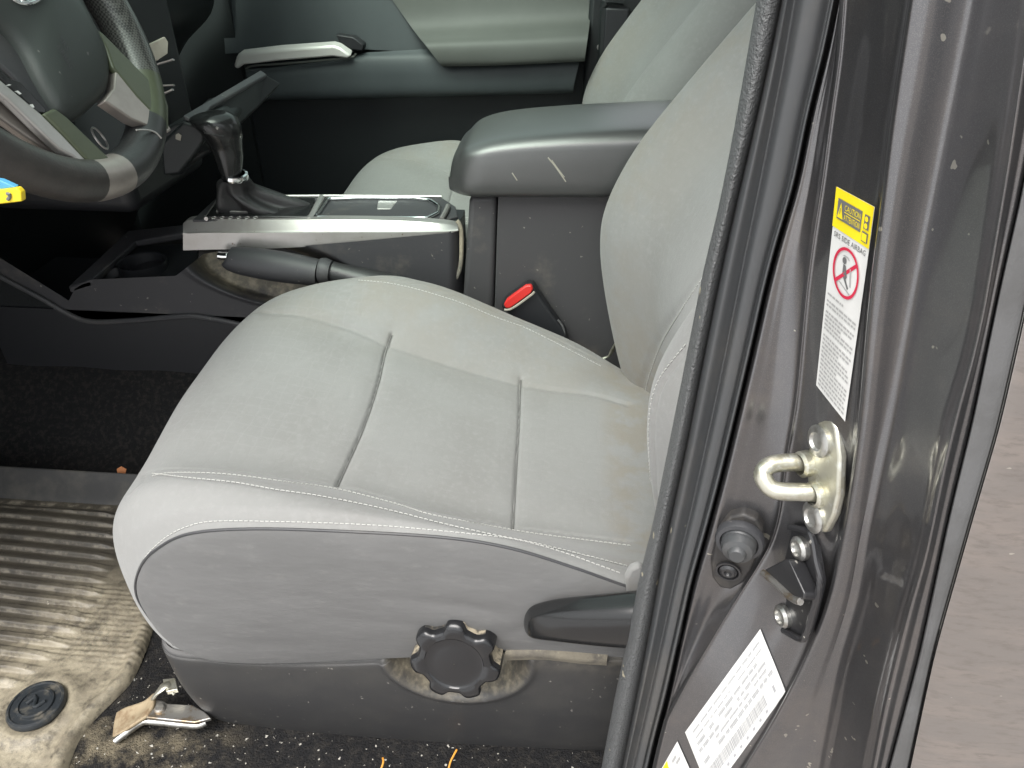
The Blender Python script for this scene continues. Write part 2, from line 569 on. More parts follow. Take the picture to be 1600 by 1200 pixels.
ST = [
    station(0.456, [(-.383, -.630), (-.397, -.595), (-.402, -.556), (-.388, -.52), (-.364, -.493), (-.328, -.471), (-.267, -.460), (-.18, -.456), (-.096, -.456), (-.04, -.464), (.016, -.483), (.061, -.501), (.12, -.52)]),
    station(0.470, [(-.400, -.665), (-.418, -.62), (-.424, -.57), (-.418, -.522), (-.395, -.483), (-.350, -.456), (-.27, -.446), (-.19, -.446), (-.10, -.456), (-.04, -.468), (.016, -.486), (.061, -.503), (.12, -.522)]),
    station(0.500, [(-.415, -.69), (-.437, -.645), (-.445, -.60), (-.446, -.535), (-.433, -.495), (-.400, -.462), (-.350, -.446), (-.281, -.446), (-.21, -.456), (-.133, -.470), (-.056, -.487), (.016, -.505), (.075, -.522), (.14, -.54)]),
    station(0.560, [(-.42, -.69), (-.446, -.65), (-.453, -.61), (-.457, -.55), (-.448, -.505), (-.421, -.484), (-.379, -.478), (-.311, -.483), (-.228, -.498), (-.154, -.516), (-.047, -.541), (.083, -.556), (.14, -.56)]),
    station(0.620, [(-.42, -.67), (-.458, -.61), (-.463, -.55), (-.455, -.506), (-.425, -.482), (-.379, -.477), (-.311, -.486), (-.228, -.503), (-.154, -.520), (-.047, -.546), (.083, -.563), (.14, -.57)]),
    station(0.700, [(-.42, -.67), (-.464, -.61), (-.471, -.55), (-.464, -.508), (-.435, -.480), (-.38, -.473), (-.311, -.482), (-.230, -.499), (-.154, -.518), (-.055, -.545), (.083, -.564), (.14, -.57)]),
    station(0.780, [(-.42, -.67), (-.464, -.61), (-.473, -.55), (-.467, -.508), (-.437, -.474), (-.38, -.463), (-.32, -.470), (-.235, -.492), (-.157, -.514), (-.058, -.540), (.080, -.560), (.14, -.57)]),
    station(0.830, [(-.41, -.67), (-.458, -.61), (-.470, -.55), (-.464, -.506), (-.439, -.472), (-.405, -.456), (-.341, -.460), (-.238, -.486), (-.158, -.511), (-.061, -.538), (.077, -.556), (.14, -.565)]),
    station(0.880, [(-.40, -.67), (-.440, -.61), (-.452, -.55), (-.448, -.500), (-.420, -.463), (-.36, -.447), (-.267, -.446), (-.222, -.453), (-.165, -.470), (-.08, -.508), (.011, -.540), (.077, -.562), (.14, -.57)]),
    station(0.920, [(-.39, -.66), (-.420, -.60), (-.431, -.53), (-.422, -.484), (-.395, -.462), (-.35, -.448), (-.267, -.436), (-.222, -.440), (-.169, -.454), (-.08, -.491), (.011, -.529), (.077, -.566), (.14, -.60)]),
    station(0.955, [(-.37, -.65), (-.395, -.60), (-.405, -.54), (-.395, -.50), (-.37, -.477), (-.33, -.463), (-.26, -.453), (-.21, -.46), (-.16, -.475), (-.08, -.51), (.011, -.55), (.077, -.59), (.14, -.62)]),
    station(0.965, [(-.36, -.65), (-.378, -.62), (-.385, -.58), (-.378, -.55), (-.36, -.53), (-.33, -.52), (-.26, -.51), (-.21, -.515), (-.16, -.53), (-.08, -.56), (.011, -.59), (.077, -.61), (.14, -.63)]),
]
for q_, k_ in ((1, .003), (2, .005), (3, .005), (4, .003)):
    ST[q_][:6, 0] += k_
NU1, NU2, NV = 80, 340, 320
rows = np.stack([two_part(P, NU1, NU2) for P in ST])
yk = np.array([P[0, 1] for P in ST])
# resample across the seat evenly in y (with smooth interpolation between the sections)
yy = np.linspace(0, len(ST) - 1, NV)
C = np.stack([cr(rows[:, k], yy) for k in range(rows.shape[1])], 1)


def bvh_of(G):
    nv, nu = G.shape[:2]
    V = [Vector(p) for p in G.reshape(-1, 3)]
    F = [(j * nu + i, j * nu + i + 1, (j + 1) * nu + i + 1, (j + 1) * nu + i) for j in range(nv - 1) for i in range(nu - 1)]
    return BVHTree.FromPolygons(V, F)


def cast(bv, p):
    d = Vector(nrm(ray(p)))
    h = bv.ray_cast(Vector((0, 0, 0)), d)
    if h[0] is None:
        h = bv.find_nearest(d * 0.8)
    n = h[1]
    if n.dot(d) > 0:
        n = -n
    return np.array(h[0]), np.array(n)


def trace(bv, pts, n=None, smooth=True):
    P = np.array([cast(bv, p)[0] for p in resamp(np.array(pts, float), n or 60, smooth)])
    return P


def groove(G, line, w, depth, nrmls):
    P = G.reshape(-1, 3)
    L = resamp(line, 240, False)
    d2 = np.full(len(P), 1e9)
    for q in L:
        d2 = np.minimum(d2, ((P - q) ** 2).sum(1))
    g_ = np.exp(-d2 / (w * w)) * depth
    return (P - nrmls.reshape(-1, 3) * g_[:, None]).reshape(G.shape)


def gnormals(G):
    a = np.gradient(G, axis=1)
    b = np.gradient(G, axis=0)
    n = np.cross(a, b)
    n /= np.linalg.norm(n, axis=-1, keepdims=True) + 1e-12
    return n


bvC = bvh_of(C)
nC = gnormals(C)
if nC[NV // 2, -30, 2] < 0:
    nC = -nC
seamA = [(612, 520), (603, 545), (590, 600), (568, 665), (540, 728), (527, 756)]
seamB = [(814, 590), (813, 605), (812, 650), (808, 720), (804, 790), (802, 824)]
S_far = [(400, 486), (419, 487), (465, 490), (512, 501), (560, 517), (606, 537), (660, 555), (719, 574), (765, 587), (812, 599), (870, 609), (925, 615), (980, 630)]
S_near = [(192, 763), (205, 750), (236, 737), (268, 732), (350, 734), (445, 746), (524, 757), (619, 781), (670, 797), (760, 814), (835, 827), (985, 846)]
S_near2 = [(238, 740), (287, 746), (366, 754), (429, 765), (492, 774), (556, 786), (619, 800), (690, 818), (752, 832), (840, 850), (930, 872), (985, 886)]
S_side = [(240, 962), (226, 925), (223, 895), (233, 874), (264, 845), (296, 829), (337, 822), (445, 822), (540, 826), (619, 831), (722, 841), (797, 850), (872, 870), (977, 906)]
S_farst = [(560, 431), (610, 436), (662, 448), (719, 466), (775, 489), (824, 507), (890, 540), (940, 566)]
tA, tB, tF, tN, tN2, tFS = [trace(bvC, s) for s in (seamA, seamB, S_far, S_near, S_near2, S_farst)]
C2 = C
for ln, w, dp in ((tA, .0019, .0048), (tB, .0018, .0044), (tF, .0045, .0026), (tN, .0020, .0020), (tN2, .0020, .0010), (tFS, .0020, .0010),
                   (tA, .010, .0022), (tB, .010, .0018), (tF, .014, .0015)):
    C2 = groove(C2, ln, w, dp, nC)
# plump the panels between the seams a little
mb = MB().grid(C2)
# near wall under the side seam is the side panel; far wall and underside close the shape
rear = C2[:, -1]
mb.grid(np.stack([rear, np.c_[rear[:, 0] + .02, rear[:, 1], np.full(len(rear), -.68)]]))
far = C2[-1]
mb.grid(np.stack([far, np.c_[far[:, 0], far[:, 1], np.full(len(far), -.68)]]))
bv2 = bvh_of(C2)
front = C2[:, 0]
mb.grid(np.stack([front, front + np.array([.07, 0, -.012])]))
obj('cushion', mb, M['fabric'], seat, smooth=60)

# side panel below the side seam
SEAM = rows[0]
seam_line = np.vstack([resamp(SEAM[:NU1 + 5], 60, False)[:-1], resamp(SEAM[NU1 + 4:], 160, False)])
bot = resamp(np.array([(x, .458, z) for x, z in [(-.383, -.630), (-.378, -.636), (-.362, -.643), (-.303, -.650), (-.235, -.643), (-.142, -.626), (-.04, -.609), (.06, -.60), (.12, -.60)]]), len(seam_line))
NS = 60
Pn = np.zeros((NS, len(seam_line), 3))
for k in range(NS):
    t = k / (NS - 1)
    Pn[k] = seam_line * (1 - t) + bot * t
    wid = np.clip(np.linalg.norm(seam_line - bot, axis=1) / 0.10, 0, 1)
    e = (math.sin(math.pi * min(1, t * 1.0)) ** 0.6) * 0.018
    Pn[k, :, 1] -= e * wid
    # soft wrinkles towards the lever
    X, Z = Pn[k, :, 0], Pn[k, :, 2]
    for (x0, z0, x1, z1, a, w) in ((-.03, -.545, .055, -.515, .0030, .006), (-.045, -.56, .04, -.53, .0022, .007), (-.16, -.52, -.02, -.53, .0018, .008),
                                   (-.20, -.55, -.05, -.565, .0012, .010), (.0, -.575, .07, -.535, .0022, .006), (-.34, -.60, -.2, -.60, .0012, .012)):
        dx, dz = x1 - x0, z1 - z0
        ll = math.hypot(dx, dz)
        s = ((X - x0) * dx + (Z - z0) * dz) / ll ** 2
        d = ((X - x0) * dz - (Z - z0) * dx) / ll
        Pn[k, :, 1] += a * np.exp(-(d / w) ** 2) * np.exp(-((s - .5) / .42) ** 2)
obj('side_panel', MB().grid(Pn), M['side_fabric'], seat, smooth=60)
bvP = bvh_of(Pn)
# dark piping line in the side seam
pipe = resamp(seam_line, 140, False)
obj('seam_piping', MB().tube(pipe + np.array([0, -.0012, -.0006]), .0013, 6), M['plastic'], seat)


# stitching: single short threads lying on the cloth
def stitches(mbx, line, bv, step=.0048, ln=.0032, r=.00050, off=np.zeros(3)):
    L = resamp(line, 400, False)
    s = np.r_[0, np.cumsum(np.linalg.norm(np.diff(L, axis=0), axis=1))]
    q = 0.0
    while q + ln < s[-1]:
        a, b = [np.array([np.interp(v, s, L[:, k]) for k in range(3)]) for v in (q, q + ln)]
        mid = .5 * (a + b)
        h = bv.find_nearest(Vector(mid))
        n = np.array(h[1])
        if n[2] < 0 and n[1] > -0.3:
            n = -n
        if np.dot(n, mid) > 0:
            n = -n
        o = n * .0006 + off
        mbx.tube([a - n * .0005 + o, a * .8 + b * .2 + o, a * .2 + b * .8 + o, b - n * .0005 + o], r, 5)
        q += step


def shifted(pts, dx, dy):
    return [(p[0] + dx, p[1] + dy) for p in pts]


side_up = [(220, 890), (229, 868), (260, 839), (294, 822), (337, 814), (445, 815), (540, 818), (619, 823), (722, 833), (797, 842), (872, 861), (972, 897)]
for pts in (S_near2, shifted(S_near[2:], 2, 7), shifted(S_farst, 0, 7), side_up):
    sm = MB()
    stitches(sm, trace(bvC, pts, 90), bvC)
    obj('stitching', sm, M['thread'], seat, smooth=60)
for ln in (tA, tB):
    dl = MB()
    q_ = resamp(ln, 90, False)
    obj('seam_line', dl.tube(q_ + np.array([0, 0, -.0039]), .0007, 6), M['seam'], seat)


# backrest
BP = np.array([(.115, -.68), (.098, -.63), (.084, -.586), (.065, -.522), (.046, -.443), (.036, -.378), (.040, -.326), (.065, -.264), (.102, -.206), (.189, -.09), (.275, .015), (.34, .09)])


def bst(y, dx, amp=1.0):
    q = BP.copy()
    return np.array([(x + dx, y, z) for x, z in q])


BR = [bst(.985, .19), bst(.975, .10), bst(.955, .022), bst(.93, .0), bst(.895, .008), bst(.86, .035), bst(.82, .062), bst(.76, .074), bst(.70, .078), bst(.63, .072),
      bst(.58, .054), bst(.545, .038), bst(.515, .036), bst(.488, .050), bst(.466, .08), bst(.456, .12), bst(.452, .19)]
# the near wing's front edge follows its own stitched curve lower down
Bk = loft(BR, 130, 170)
bvB = bvh_of(Bk)
nB = gnormals(Bk)
if nB[85, 60, 0] > 0:
    nB = -nB
BS1 = [(1097, 425), (1062, 478), (1030, 530), (1010, 580), (1000, 622), (995, 665), (996, 705), (1003, 752), (1012, 800), (1020, 845)]
BS2 = [(1078, 540), (1056, 567), (1038, 592), (1025, 625), (1020, 670), (1021, 720), (1026, 790)]
t1, t2 = trace(bvB, BS1), trace(bvB, BS2)
Bk2 = groove(Bk, t1, .003, .003, nB)
Bk2 = groove(Bk2, t2, .0025, .0035, nB)
wing = np.array([(x + .04, .553, z) for x, z in BP[6:]])
wing = np.array([np.array(bvB.find_nearest(Vector(p))[0]) for p in resamp(wing, 60)])
Bk2 = groove(Bk2, wing, .0045, .009, nB)
wing2 = np.array([(x + .04, .600, z) for x, z in BP[5:]])
wing2 = np.array([np.array(bvB.find_nearest(Vector(p))[0]) for p in resamp(wing2, 60)])
Bk2 = groove(Bk2, wing2, .016, .012, nB)
seam_y = np.array([(x + .04, .582, z) for x, z in BP[5:]])
seam_y = np.array([np.array(bvh_of(Bk2).find_nearest(Vector(p))[0]) for p in resamp(seam_y, 50)])
obj('backrest_seam', MB().tube(seam_y, .0016, 6), M['seam'], seat)
mb = MB().grid(Bk2)
back = Bk2.copy()
back[..., 0] = np.maximum(back[..., 0], 0) * 0 + BP[0, 0] + .16 + (back[..., 2] + .68) * .36
mb.grid(np.stack([Bk2[:, 0], back[:, 0]])).grid(np.stack([Bk2[:, -1], back[:, -1]])).grid(back)
mb.grid(np.stack([Bk2[0], back[0]])).grid(np.stack([Bk2[-1], back[-1]]))
obj('backrest', mb, M['fabric'], seat, smooth=60)
sm = MB()
stitches(sm, trace(bvB, shifted(BS1, 6, 2), 80), bvB)
stitches(sm, trace(bvB, shifted(BS2, -6, -2), 60), bvB)
obj('backrest_stitching', sm, M['thread'], seat, smooth=60)

# plastic base cover with the scooped recess behind the knob
top = [U(p, y=.462) for p in [(200, 960), (236, 985), (262, 1008), (330, 1021), (420, 1026), (520, 1026), (640, 1021), (720, 1017), (800, 1014), (870, 1013), (960, 1018), (1030, 1020)]]
botv = [U(p, y=.474) for p in [(280, 1045), (292, 1085), (330, 1118), (400, 1136), (500, 1150), (600, 1159), (700, 1165), (800, 1169), (880, 1171), (940, 1172), (1000, 1172), (1060, 1172)]]
top = np.array(top)
botv = np.array(botv)
top[0] += (0.0, .10, 0)
top[1] += (0.0, .03, 0)
botv[0] += (.0, .08, 0)
botv[1] += (0, .02, 0)
led = top + np.array([0, .034, .004])
mid1 = top * .9 + botv * .1 + np.array([0, -.008, 0])
mid2 = top * .45 + botv * .55 + np.array([0, -.010, 0])
V1 = loft([led, top * 1.0 + np.array([0, .004, .001])], 220, 6, True, False)
V2 = loft([top, top * .97 + botv * .03 + np.array([0, -.005, 0]), mid1, mid2, botv, botv + np.array([0, .02, -.006])], 260, 150)
kc = U((712, 1026), y=.458)
X, Z = V2[..., 0] - kc[0], V2[..., 2] - kc[2]
rr = np.sqrt((X / .073) ** 2 + (Z / .066) ** 2)
dep = np.clip((1.0 - rr) / .22, 0, 1)
dep = dep * dep * (3 - 2 * dep)
V2r = V2.copy()
V2r[..., 1] += .030 * dep
lip = np.exp(-((rr - 1.04) / .05) ** 2) * .0025
V2r[..., 1] -= lip
mb = MB()
nv, nu = V2r.shape[:2]
mb.add(V2r.reshape(-1, 3), [(j * nu + i, j * nu + i + 1, (j + 1) * nu + i + 1, (j + 1) * nu + i) for j in range(nv - 1) for i in range(nu - 1)])
mb.grid(V1)
bc = obj('base_cover', mb, M['valance'], seat, smooth=50)


def recess_dust(V):
    q = np.sqrt(((V[:, 0] - kc[0]) / .073) ** 2 + ((V[:, 2] - kc[2]) / .066) ** 2)
    return np.clip(1 - np.abs(q - .86) / .17, 0, 1) ** .7 * np.clip((-(V[:, 2] - kc[2]) + .002) / .012, 0, 1)


attr(bc, 'dust', recess_dust)
# dusty ledge right of the knob
lg = loft([[U(p, y=.449) for p in [(792, 1013), (850, 1011), (900, 1014), (950, 1020)]], [U(p, y=.446) for p in [(788, 1024), (850, 1025), (905, 1031), (948, 1034)]],
           [U(p, y=.452) for p in [(790, 1032), (850, 1031), (905, 1037), (948, 1040)]]], 40, 12)
obj('base_ledge', MB().grid(lg), M['dust'], seat)

# height knob : seven finger lobes, axis pointing out of the door
ko = U((710, 1036), y=.424)
kx = nrm((-.05, -1, .22))
th = np.linspace(0, 2 * math.pi, 168, endpoint=False)
ka = nrm(np.cross((0, 0, 1), kx))
kb = np.cross(kx, ka)


def knob_ring(r, h, amp):
    lob = 1 + amp * np.tanh(2.2 * np.cos(7 * (th - R(90)))) * .5
    return ko + kx * h + (r * lob * np.cos(th))[:, None] * ka + (r * lob * np.sin(th))[:, None] * kb


KR = [knob_ring(.0385, -.036, .17), knob_ring(.0392, -.030, .20), knob_ring(.0392, -.006, .21), knob_ring(.0386, -.0015, .21), knob_ring(.0368, .0010, .20), knob_ring(.0335, .0018, .14),
      knob_ring(.0282, .0020, .02), knob_ring(.0270, .0008, 0), knob_ring(.0258, .0004, 0), knob_ring(.018, .0010, 0), knob_ring(.009, .0015, 0), knob_ring(.0005, .0016, 0)]
knob = MB()
lobv = np.cos(7 * (th - R(90)))
for k in range(len(KR) - 1):
    fl = k in (0, 1)
    o = [(i, (i + 1) % 168, 168 + (i + 1) % 168, 168 + i) for i in range(168)]
    knob.add(np.vstack([KR[k], KR[k + 1]]), o, [1 if (fl and lobv[i] < .35) else 0 for i in range(168)])
obj('height_knob', knob, [M['knob'], M['knob_dust']], seat, smooth=50)

# recline lever
lv = []
for (px, py, y, a, b_) in ((818, 968, .444, .004, .003), (822, 970, .440, .011, .014), (834, 971, .434, .017, .020), (870, 969, .427, .022, .024), (930, 969, .420, .026, .028), (990, 968, .415, .029, .031), (1060, 966, .412, .030, .032)):
    c = U((px, py), y=y)
    t = np.linspace(0, 2 * math.pi, 28, endpoint=False)
    ct, st = np.cos(t), np.sin(t)
    sg = lambda q, e: np.sign(q) * np.abs(q) ** e
    lv.append(np.stack([np.full(28, c[0]), c[1] + .6 * a * sg(ct, .75), c[2] + .82 * b_ * sg(st, .75)], -1))
G = np.stack(lv)
G = np.stack([cr(G[:, k], np.linspace(0, len(lv) - 1, 50)) for k in range(28)], 1)
mb = MB().grid(G, cu=True)
mb.add(G[0], [tuple(range(28))])
obj('recline_lever', mb, M['plastic_smooth'], seat, smooth=60)

mb = MB().prism([U(p, y=.44) for p in [(976, 905), (984, 890), (1000, 884), (1010, 900), (1000, 930), (980, 932)]], (0, .008, 0))
obj('trim_tab', mb, M['fabric'], seat, bevel=.003)
# front foot of the seat rail
zt = FLOOR + .030
P = [U(p, z=zt) for p in [(238, 1092), (252, 1094), (262, 1099), (300, 1101), (320, 1112), (330, 1122), (304, 1129), (228, 1121)]]
mb = MB().prism(P, (0, 0, -.005))
foot = obj('rail_foot', mb, M['steel'], seat, smooth=30, bevel=.0012)
tg = loft([[U((242, 1084), z=zt + .004), U((240, 1102), z=zt + .002), U((230, 1120), z=zt)], [U((226, 1096), z=zt - .004), U((222, 1112), z=zt - .008), U((208, 1134), z=zt - .009)],
           [U((198, 1106), z=zt - .014), U((196, 1124), z=zt - .017), U((190, 1146), z=zt - .018)], [U((184, 1114), z=zt - .020), U((180, 1132), z=zt - .024), U((178, 1152), z=zt - .024)]], 16, 24)
obj('foot_tongue', MB().grid(tg), M['rust'], foot, smooth=60, solid=.004)
mb = MB().tube([U((180, 1158), z=FLOOR + .006), U((204, 1140), z=FLOOR + .012), U((222, 1128), z=FLOOR + .020), U((240, 1127), z=FLOOR + .020), U((304, 1133), z=FLOOR + .020), U((322, 1128), z=FLOOR + .021)], .0042, 10, sub=50)
obj('foot_lip', mb, M['steel_bolt'], foot, smooth=60)
obj('rivet', MB().lathe([(.0062, -.002), (.0062, .001), (.0045, .003), (.0001, .0036)], U((250, 1107), z=zt + .001), (0, 0, 1), 20), M['steel'], foot)
mb = MB()
mb.tube([U((276, 1082), z=zt + .010), U((262, 1070), z=zt + .018), U((250, 1078), z=zt + .016), U((240, 1090), z=zt + .006)], .006, 8, sub=12, flat=.4)
mb.prism([U(p, z=zt + .012) for p in [(256, 1066), (276, 1064), (280, 1082), (262, 1086)]], (0, 0, .006))
obj('rail_tab', mb, M['zinc'], foot, bevel=.001)
for y_ in (.49, .89):
    obj('seat_rail', MB().box((-.36, y_, FLOOR), (.30, y_ + .03, FLOOR + .035)), M['black_metal'], seat, bevel=.003)
mb = MB().box((-.34, .50, -.755), (.16, .94, -.66))
obj('seat_pan', mb, M['plastic_dark'], seat)

# passenger seat: same upholstery, slid a little further forward
pseat = thing('passenger_seat', 'light grey fabric passenger seat beyond the centre console', 'seat', (SEAT_O[0] - .03, SEAT_O[1] + .78, FLOOR - .02))
for src in list(seat.children):
    if src.name.split('.')[0] in ('cushion', 'side_panel', 'stitching', 'backrest', 'backrest_stitching', 'backrest_seam', 'seat_pan', 'seat_rail'):
        c = src.copy()
        COL.objects.link(c)
        c.parent = pseat

# ------------------------------------------------------------------ floor and mat
fx = [-1.15, -.9, -.6, -.3, 0, .4, 1.1]
prof = [(.30, -.86), (.345, -.80), (.37, FLOOR), (.6, FLOOR), (.86, FLOOR), (.90, -.775), (.95, -.72), (1.0, -.66), (1.06, -.62), (1.15, -.62), (1.22, -.66), (1.3, -.76), (1.36, FLOOR), (1.74, FLOOR)]
G = loft([[(x, y, z) for y, z in prof] for x in fx], 140, 160, True, False)
G[..., 2] += .0018 * np.sin(G[..., 0] * 41 + G[..., 1] * 23) * np.cos(G[..., 1] * 57)
struct(obj('floor', MB().grid(G), M['carpet'], smooth=60))

# rubber mat: outline traced on the floor
mat_o = thing('floor_mat', 'muddy ribbed rubber floor mat covered in sand in the driver footwell', 'mat', U((60, 1000), z=FLOOR))
edge_r = [U(p, z=FLOOR) for p in [(205, 800), (240, 870), (252, 940), (240, 985), (222, 1035), (205, 1068), (180, 1095), (150, 1125), (125, 1160), (108, 1200), (98, 1250)]]
edge_r = resamp(np.array(edge_r), 300)
ys = np.linspace(.805, .36, 330)
xr = np.interp(ys, edge_r[::-1, 1], edge_r[::-1, 0])
NXm = 200
G = np.zeros((330, NXm, 3))
for j, y in enumerate(ys):
    xs = np.linspace(-1.08, xr[j], NXm)
    G[j, :, 0], G[j, :, 1] = xs, y
X, Y = G[..., 0], G[..., 1]
zz = np.full(X.shape, FLOOR + .008)
# ribs
r_end = np.interp(Y, [.45, .50, .56, .62, .68, .74, .79], [-.66, -.62, -.60, -.60, -.62, -.635, -.66])
on = np.clip((r_end - X) / .03, 0, 1) * np.clip((Y - .475) / .02, 0, 1) * np.clip((.79 - Y) / .01, 0, 1)
wav = .5 + .5 * np.sin((Y + .006 * np.sin(X * 9)) * 2 * math.pi / .0205)
zz += on * (.0060 * np.clip((wav - .30) / .45, 0, 1))
# soft lumps of sand and a rolled edge
zz += .0012 * np.sin(X * 37 + 3 * np.sin(Y * 29)) * np.sin(Y * 43) * (1 - on)
lump = rng.normal(size=X.shape)
for _ in range(3):
    lump = .25 * (np.roll(lump, 1, 0) + np.roll(lump, -1, 0) + np.roll(lump, 1, 1) + np.roll(lump, -1, 1))
zz += .0006 * lump * np.clip(1 - .4 * on, 0, 1)
de = (xr[:, None] - X)
zz += .006 * np.exp(-((de - .010) / .007) ** 2)
zz[:, -1] = FLOOR + .001
# dimple round the retention clip
cc = U((60, 1107), z=FLOOR + .008)
dc = np.hypot(X - cc[0], Y - cc[1])
zz += .004 * np.exp(-((dc - .038) / .010) ** 2) - .004 * np.clip(1 - dc / .036, 0, 1)
# a small square tread pattern on the bare corner
corner = np.clip((X + .66) / .02, 0, 1) * np.clip((Y - .52) / .02, 0, 1) * np.clip((.66 - Y) / .02, 0, 1)
zz += .0005 * corner * np.sign(np.sin((X + Y) * 2 * math.pi / .016)) * np.sign(np.sin((X - Y) * 2 * math.pi / .016))
G[..., 2] = zz
ms = obj('mat_sheet', MB().grid(G), M['mat'], mat_o, smooth=60)
sand_v = np.clip((.60 - Y) / .12, .06, .9) * (1 - .8 * on * np.clip((wav - .35) / .3, 0, 1)) + .75 * np.clip((X + .70) / .08, 0, 1) * np.clip((.70 - Y) / .08, 0, 1)
edge_v = np.maximum(on * np.exp(-((wav - .48) / .16) ** 2), 1.3 * np.exp(-((Y - .796) / .004) ** 2))
for nm, arr in (('sand', np.clip(sand_v, 0, .95)), ('rib_edge', edge_v)):
    kd = {tuple(np.round(p[:2], 4)): v for p, v in zip(G.reshape(-1, 3), arr.reshape(-1))}
    a_ = ms.data.attributes.new(nm, 'FLOAT', 'POINT')
    a_.data.foreach_set('value', [kd.get(tuple(np.round((np.array(v.co[:]) + np.array(ORG[ms.name]))[:2], 4)), 0.0) for v in ms.data.vertices])
# raised far wall of the mat
wl = loft([[(-1.08, .800, FLOOR + .006), (-.55, .800, FLOOR + .006)], [(-1.08, .806, FLOOR + .012), (-.55, .806, FLOOR + .012)], [(-1.08, .822, FLOOR + .046), (-.55, .822, FLOOR + .046)],
           [(-1.08, .830, FLOOR + .049), (-.55, .830, FLOOR + .049)], [(-1.08, .840, FLOOR + .003), (-.55, .840, FLOOR + .003)]], 30, 30, False, True)
obj('mat_wall', MB().grid(wl), M['mat_edge'], mat_o, smooth=50)
# retention clip
co = cc + np.array([0, 0, .0055])
clip = obj('retention_clip', MB().lathe([(.031, -.002), (.031, .002), (.0295, .0045), (.027, .005), (.026, .0035), (.020, .0035), (.0195, .006), (.017, .0065), (.0165, .0045), (.0001, .0045)], co, (0, 0, 1), 48), M['clip'], mat_o)
mb = MB().tube([co + np.array(q) for q in [(-.009, -.002, .0055), (-.003, .006, .006), (.003, -.005, .006), (.010, .003, .0055)]], .0022, 8, sub=16)
mb.tube([co + np.array(q) for q in [(-.011, .004, .0055), (-.005, .009, .0055)]], .0018, 8)
obj('clip_latch', mb, M['clip'], clip)

# ------------------------------------------------------------------ truck body: pillar, seal, roof
body = thing('truck_body', 'dark grey metallic truck cab with glossy door pillar and black rubber door seal', 'truck body', (.2, .35, GROUND))
YP = np.linspace(-70, 1290, 150)


def PL(pts):
    pts = np.array(pts, float)
    a, b = pts[:, 1], pts[:, 0]
    lo = b[0] + (b[1] - b[0]) / (a[1] - a[0]) * (-200 - a[0])
    hi = b[-1] + (b[-1] - b[-2]) / (a[-1] - a[-2]) * (1400 - a[-1])
    a = np.r_[-200, a, 1400]
    b = np.r_[lo, b, hi]
    v = np.interp(YP, a, b)
    h_ = 8
    k = np.exp(-(np.arange(-h_, h_ + 1) / 4.5) ** 2)
    k /= k.sum()
    vp = np.r_[v[0] + (v[0] - v[1]) * np.arange(h_, 0, -1), v, v[-1] + (v[-1] - v[-2]) * np.arange(1, h_ + 1)]
    return np.convolve(vp, k, 'valid')


L0 = PL([(1182, 0), (1161, 124), (1139, 244), (1120, 337), (1100, 416), (1075, 544), (1049, 675), (1019, 825), (1000, 893), (980, 1005), (965, 1065), (941, 1192)])
L1 = PL([(1221, 0), (1202, 94), (1176, 210), (1150, 319), (1126, 428), (1101, 551), (1071, 705), (1034, 875), (1015, 982), (997, 1075), (972, 1197)])
L2 = PL([(1240, 0), (1221, 110), (1203, 200), (1181, 310), (1162, 400), (1138, 520), (1112, 645), (1080, 790), (1052, 905), (1030, 1010), (1000, 1140), (986, 1200)])
L3 = PL([(1304, 0), (1289, 75), (1262, 180), (1240, 292), (1214, 375), (1195, 446), (1176, 532), (1154, 626), (1127, 739), (1094, 862), (1080, 905), (1070, 957), (1055, 1020), (1040, 1090), (1020, 1162), (1012, 1200)])
L5 = PL([(1318, 0), (1312, 86), (1297, 187), (1285, 281), (1270, 375), (1260, 452), (1247, 600), (1242, 645), (1227, 720), (1221, 780), (1208, 850), (1177, 895), (1143, 948), (1080, 1053), (1050, 1110), (1030, 1150), (1010, 1210)])
L5 = np.maximum(L5, L3 + 13)
L6 = PL([(1424, 0), (1405, 124), (1390, 225), (1379, 319), (1367, 412), (1358, 495), (1345, 645), (1331, 757), (1316, 844), (1306, 895), (1290, 955), (1259, 1032), (1217, 1116), (1168, 1196)])
L7 = PL([(1462, 0), (1440, 124), (1418, 225), (1402, 319), (1388, 412), (1377, 495), (1362, 645), (1346, 757), (1334, 844), (1325, 895), (1311, 955), (1284, 1032), (1250, 1116), (1205, 1196)])
L8 = PL([(1524, 0), (1502, 112), (1479, 225), (1449, 375), (1425, 495), (1397, 645), (1372, 757), (1355, 832), (1338, 937), (1304, 1042), (1279, 1165)])
L9 = PL([(1612, 0), (1596, 112), (1574, 262), (1555, 375), (1536, 487), (1517, 570), (1499, 630), (1476, 720), (1446, 870), (1420, 955), (1385, 1095), (1366, 1196)])
L10 = PL([(1640, 0), (1622, 160), (1590, 320), (1562, 442), (1517, 660), (1483, 797), (1434, 1025), (1388, 1196)])
L11 = PL([(1690, 0), (1665, 160), (1630, 340), (1598, 495), (1559, 667), (1522, 793), (1458, 1018), (1420, 1196)])


def colm(xs, y):
    y = np.full(len(YP), y) if np.ndim(y) == 0 else y
    return np.array([U((a, b), y=c) for a, b, c in zip(xs, YP, y)])


def strips(cols, per, smooth=True):
    A = np.stack(cols)
    ts = np.linspace(0, len(cols) - 1, per * (len(cols) - 1) + 1)
    return np.stack([(cr if smooth else lin)(A[:, k], ts) for k in range(A.shape[1])], 1)


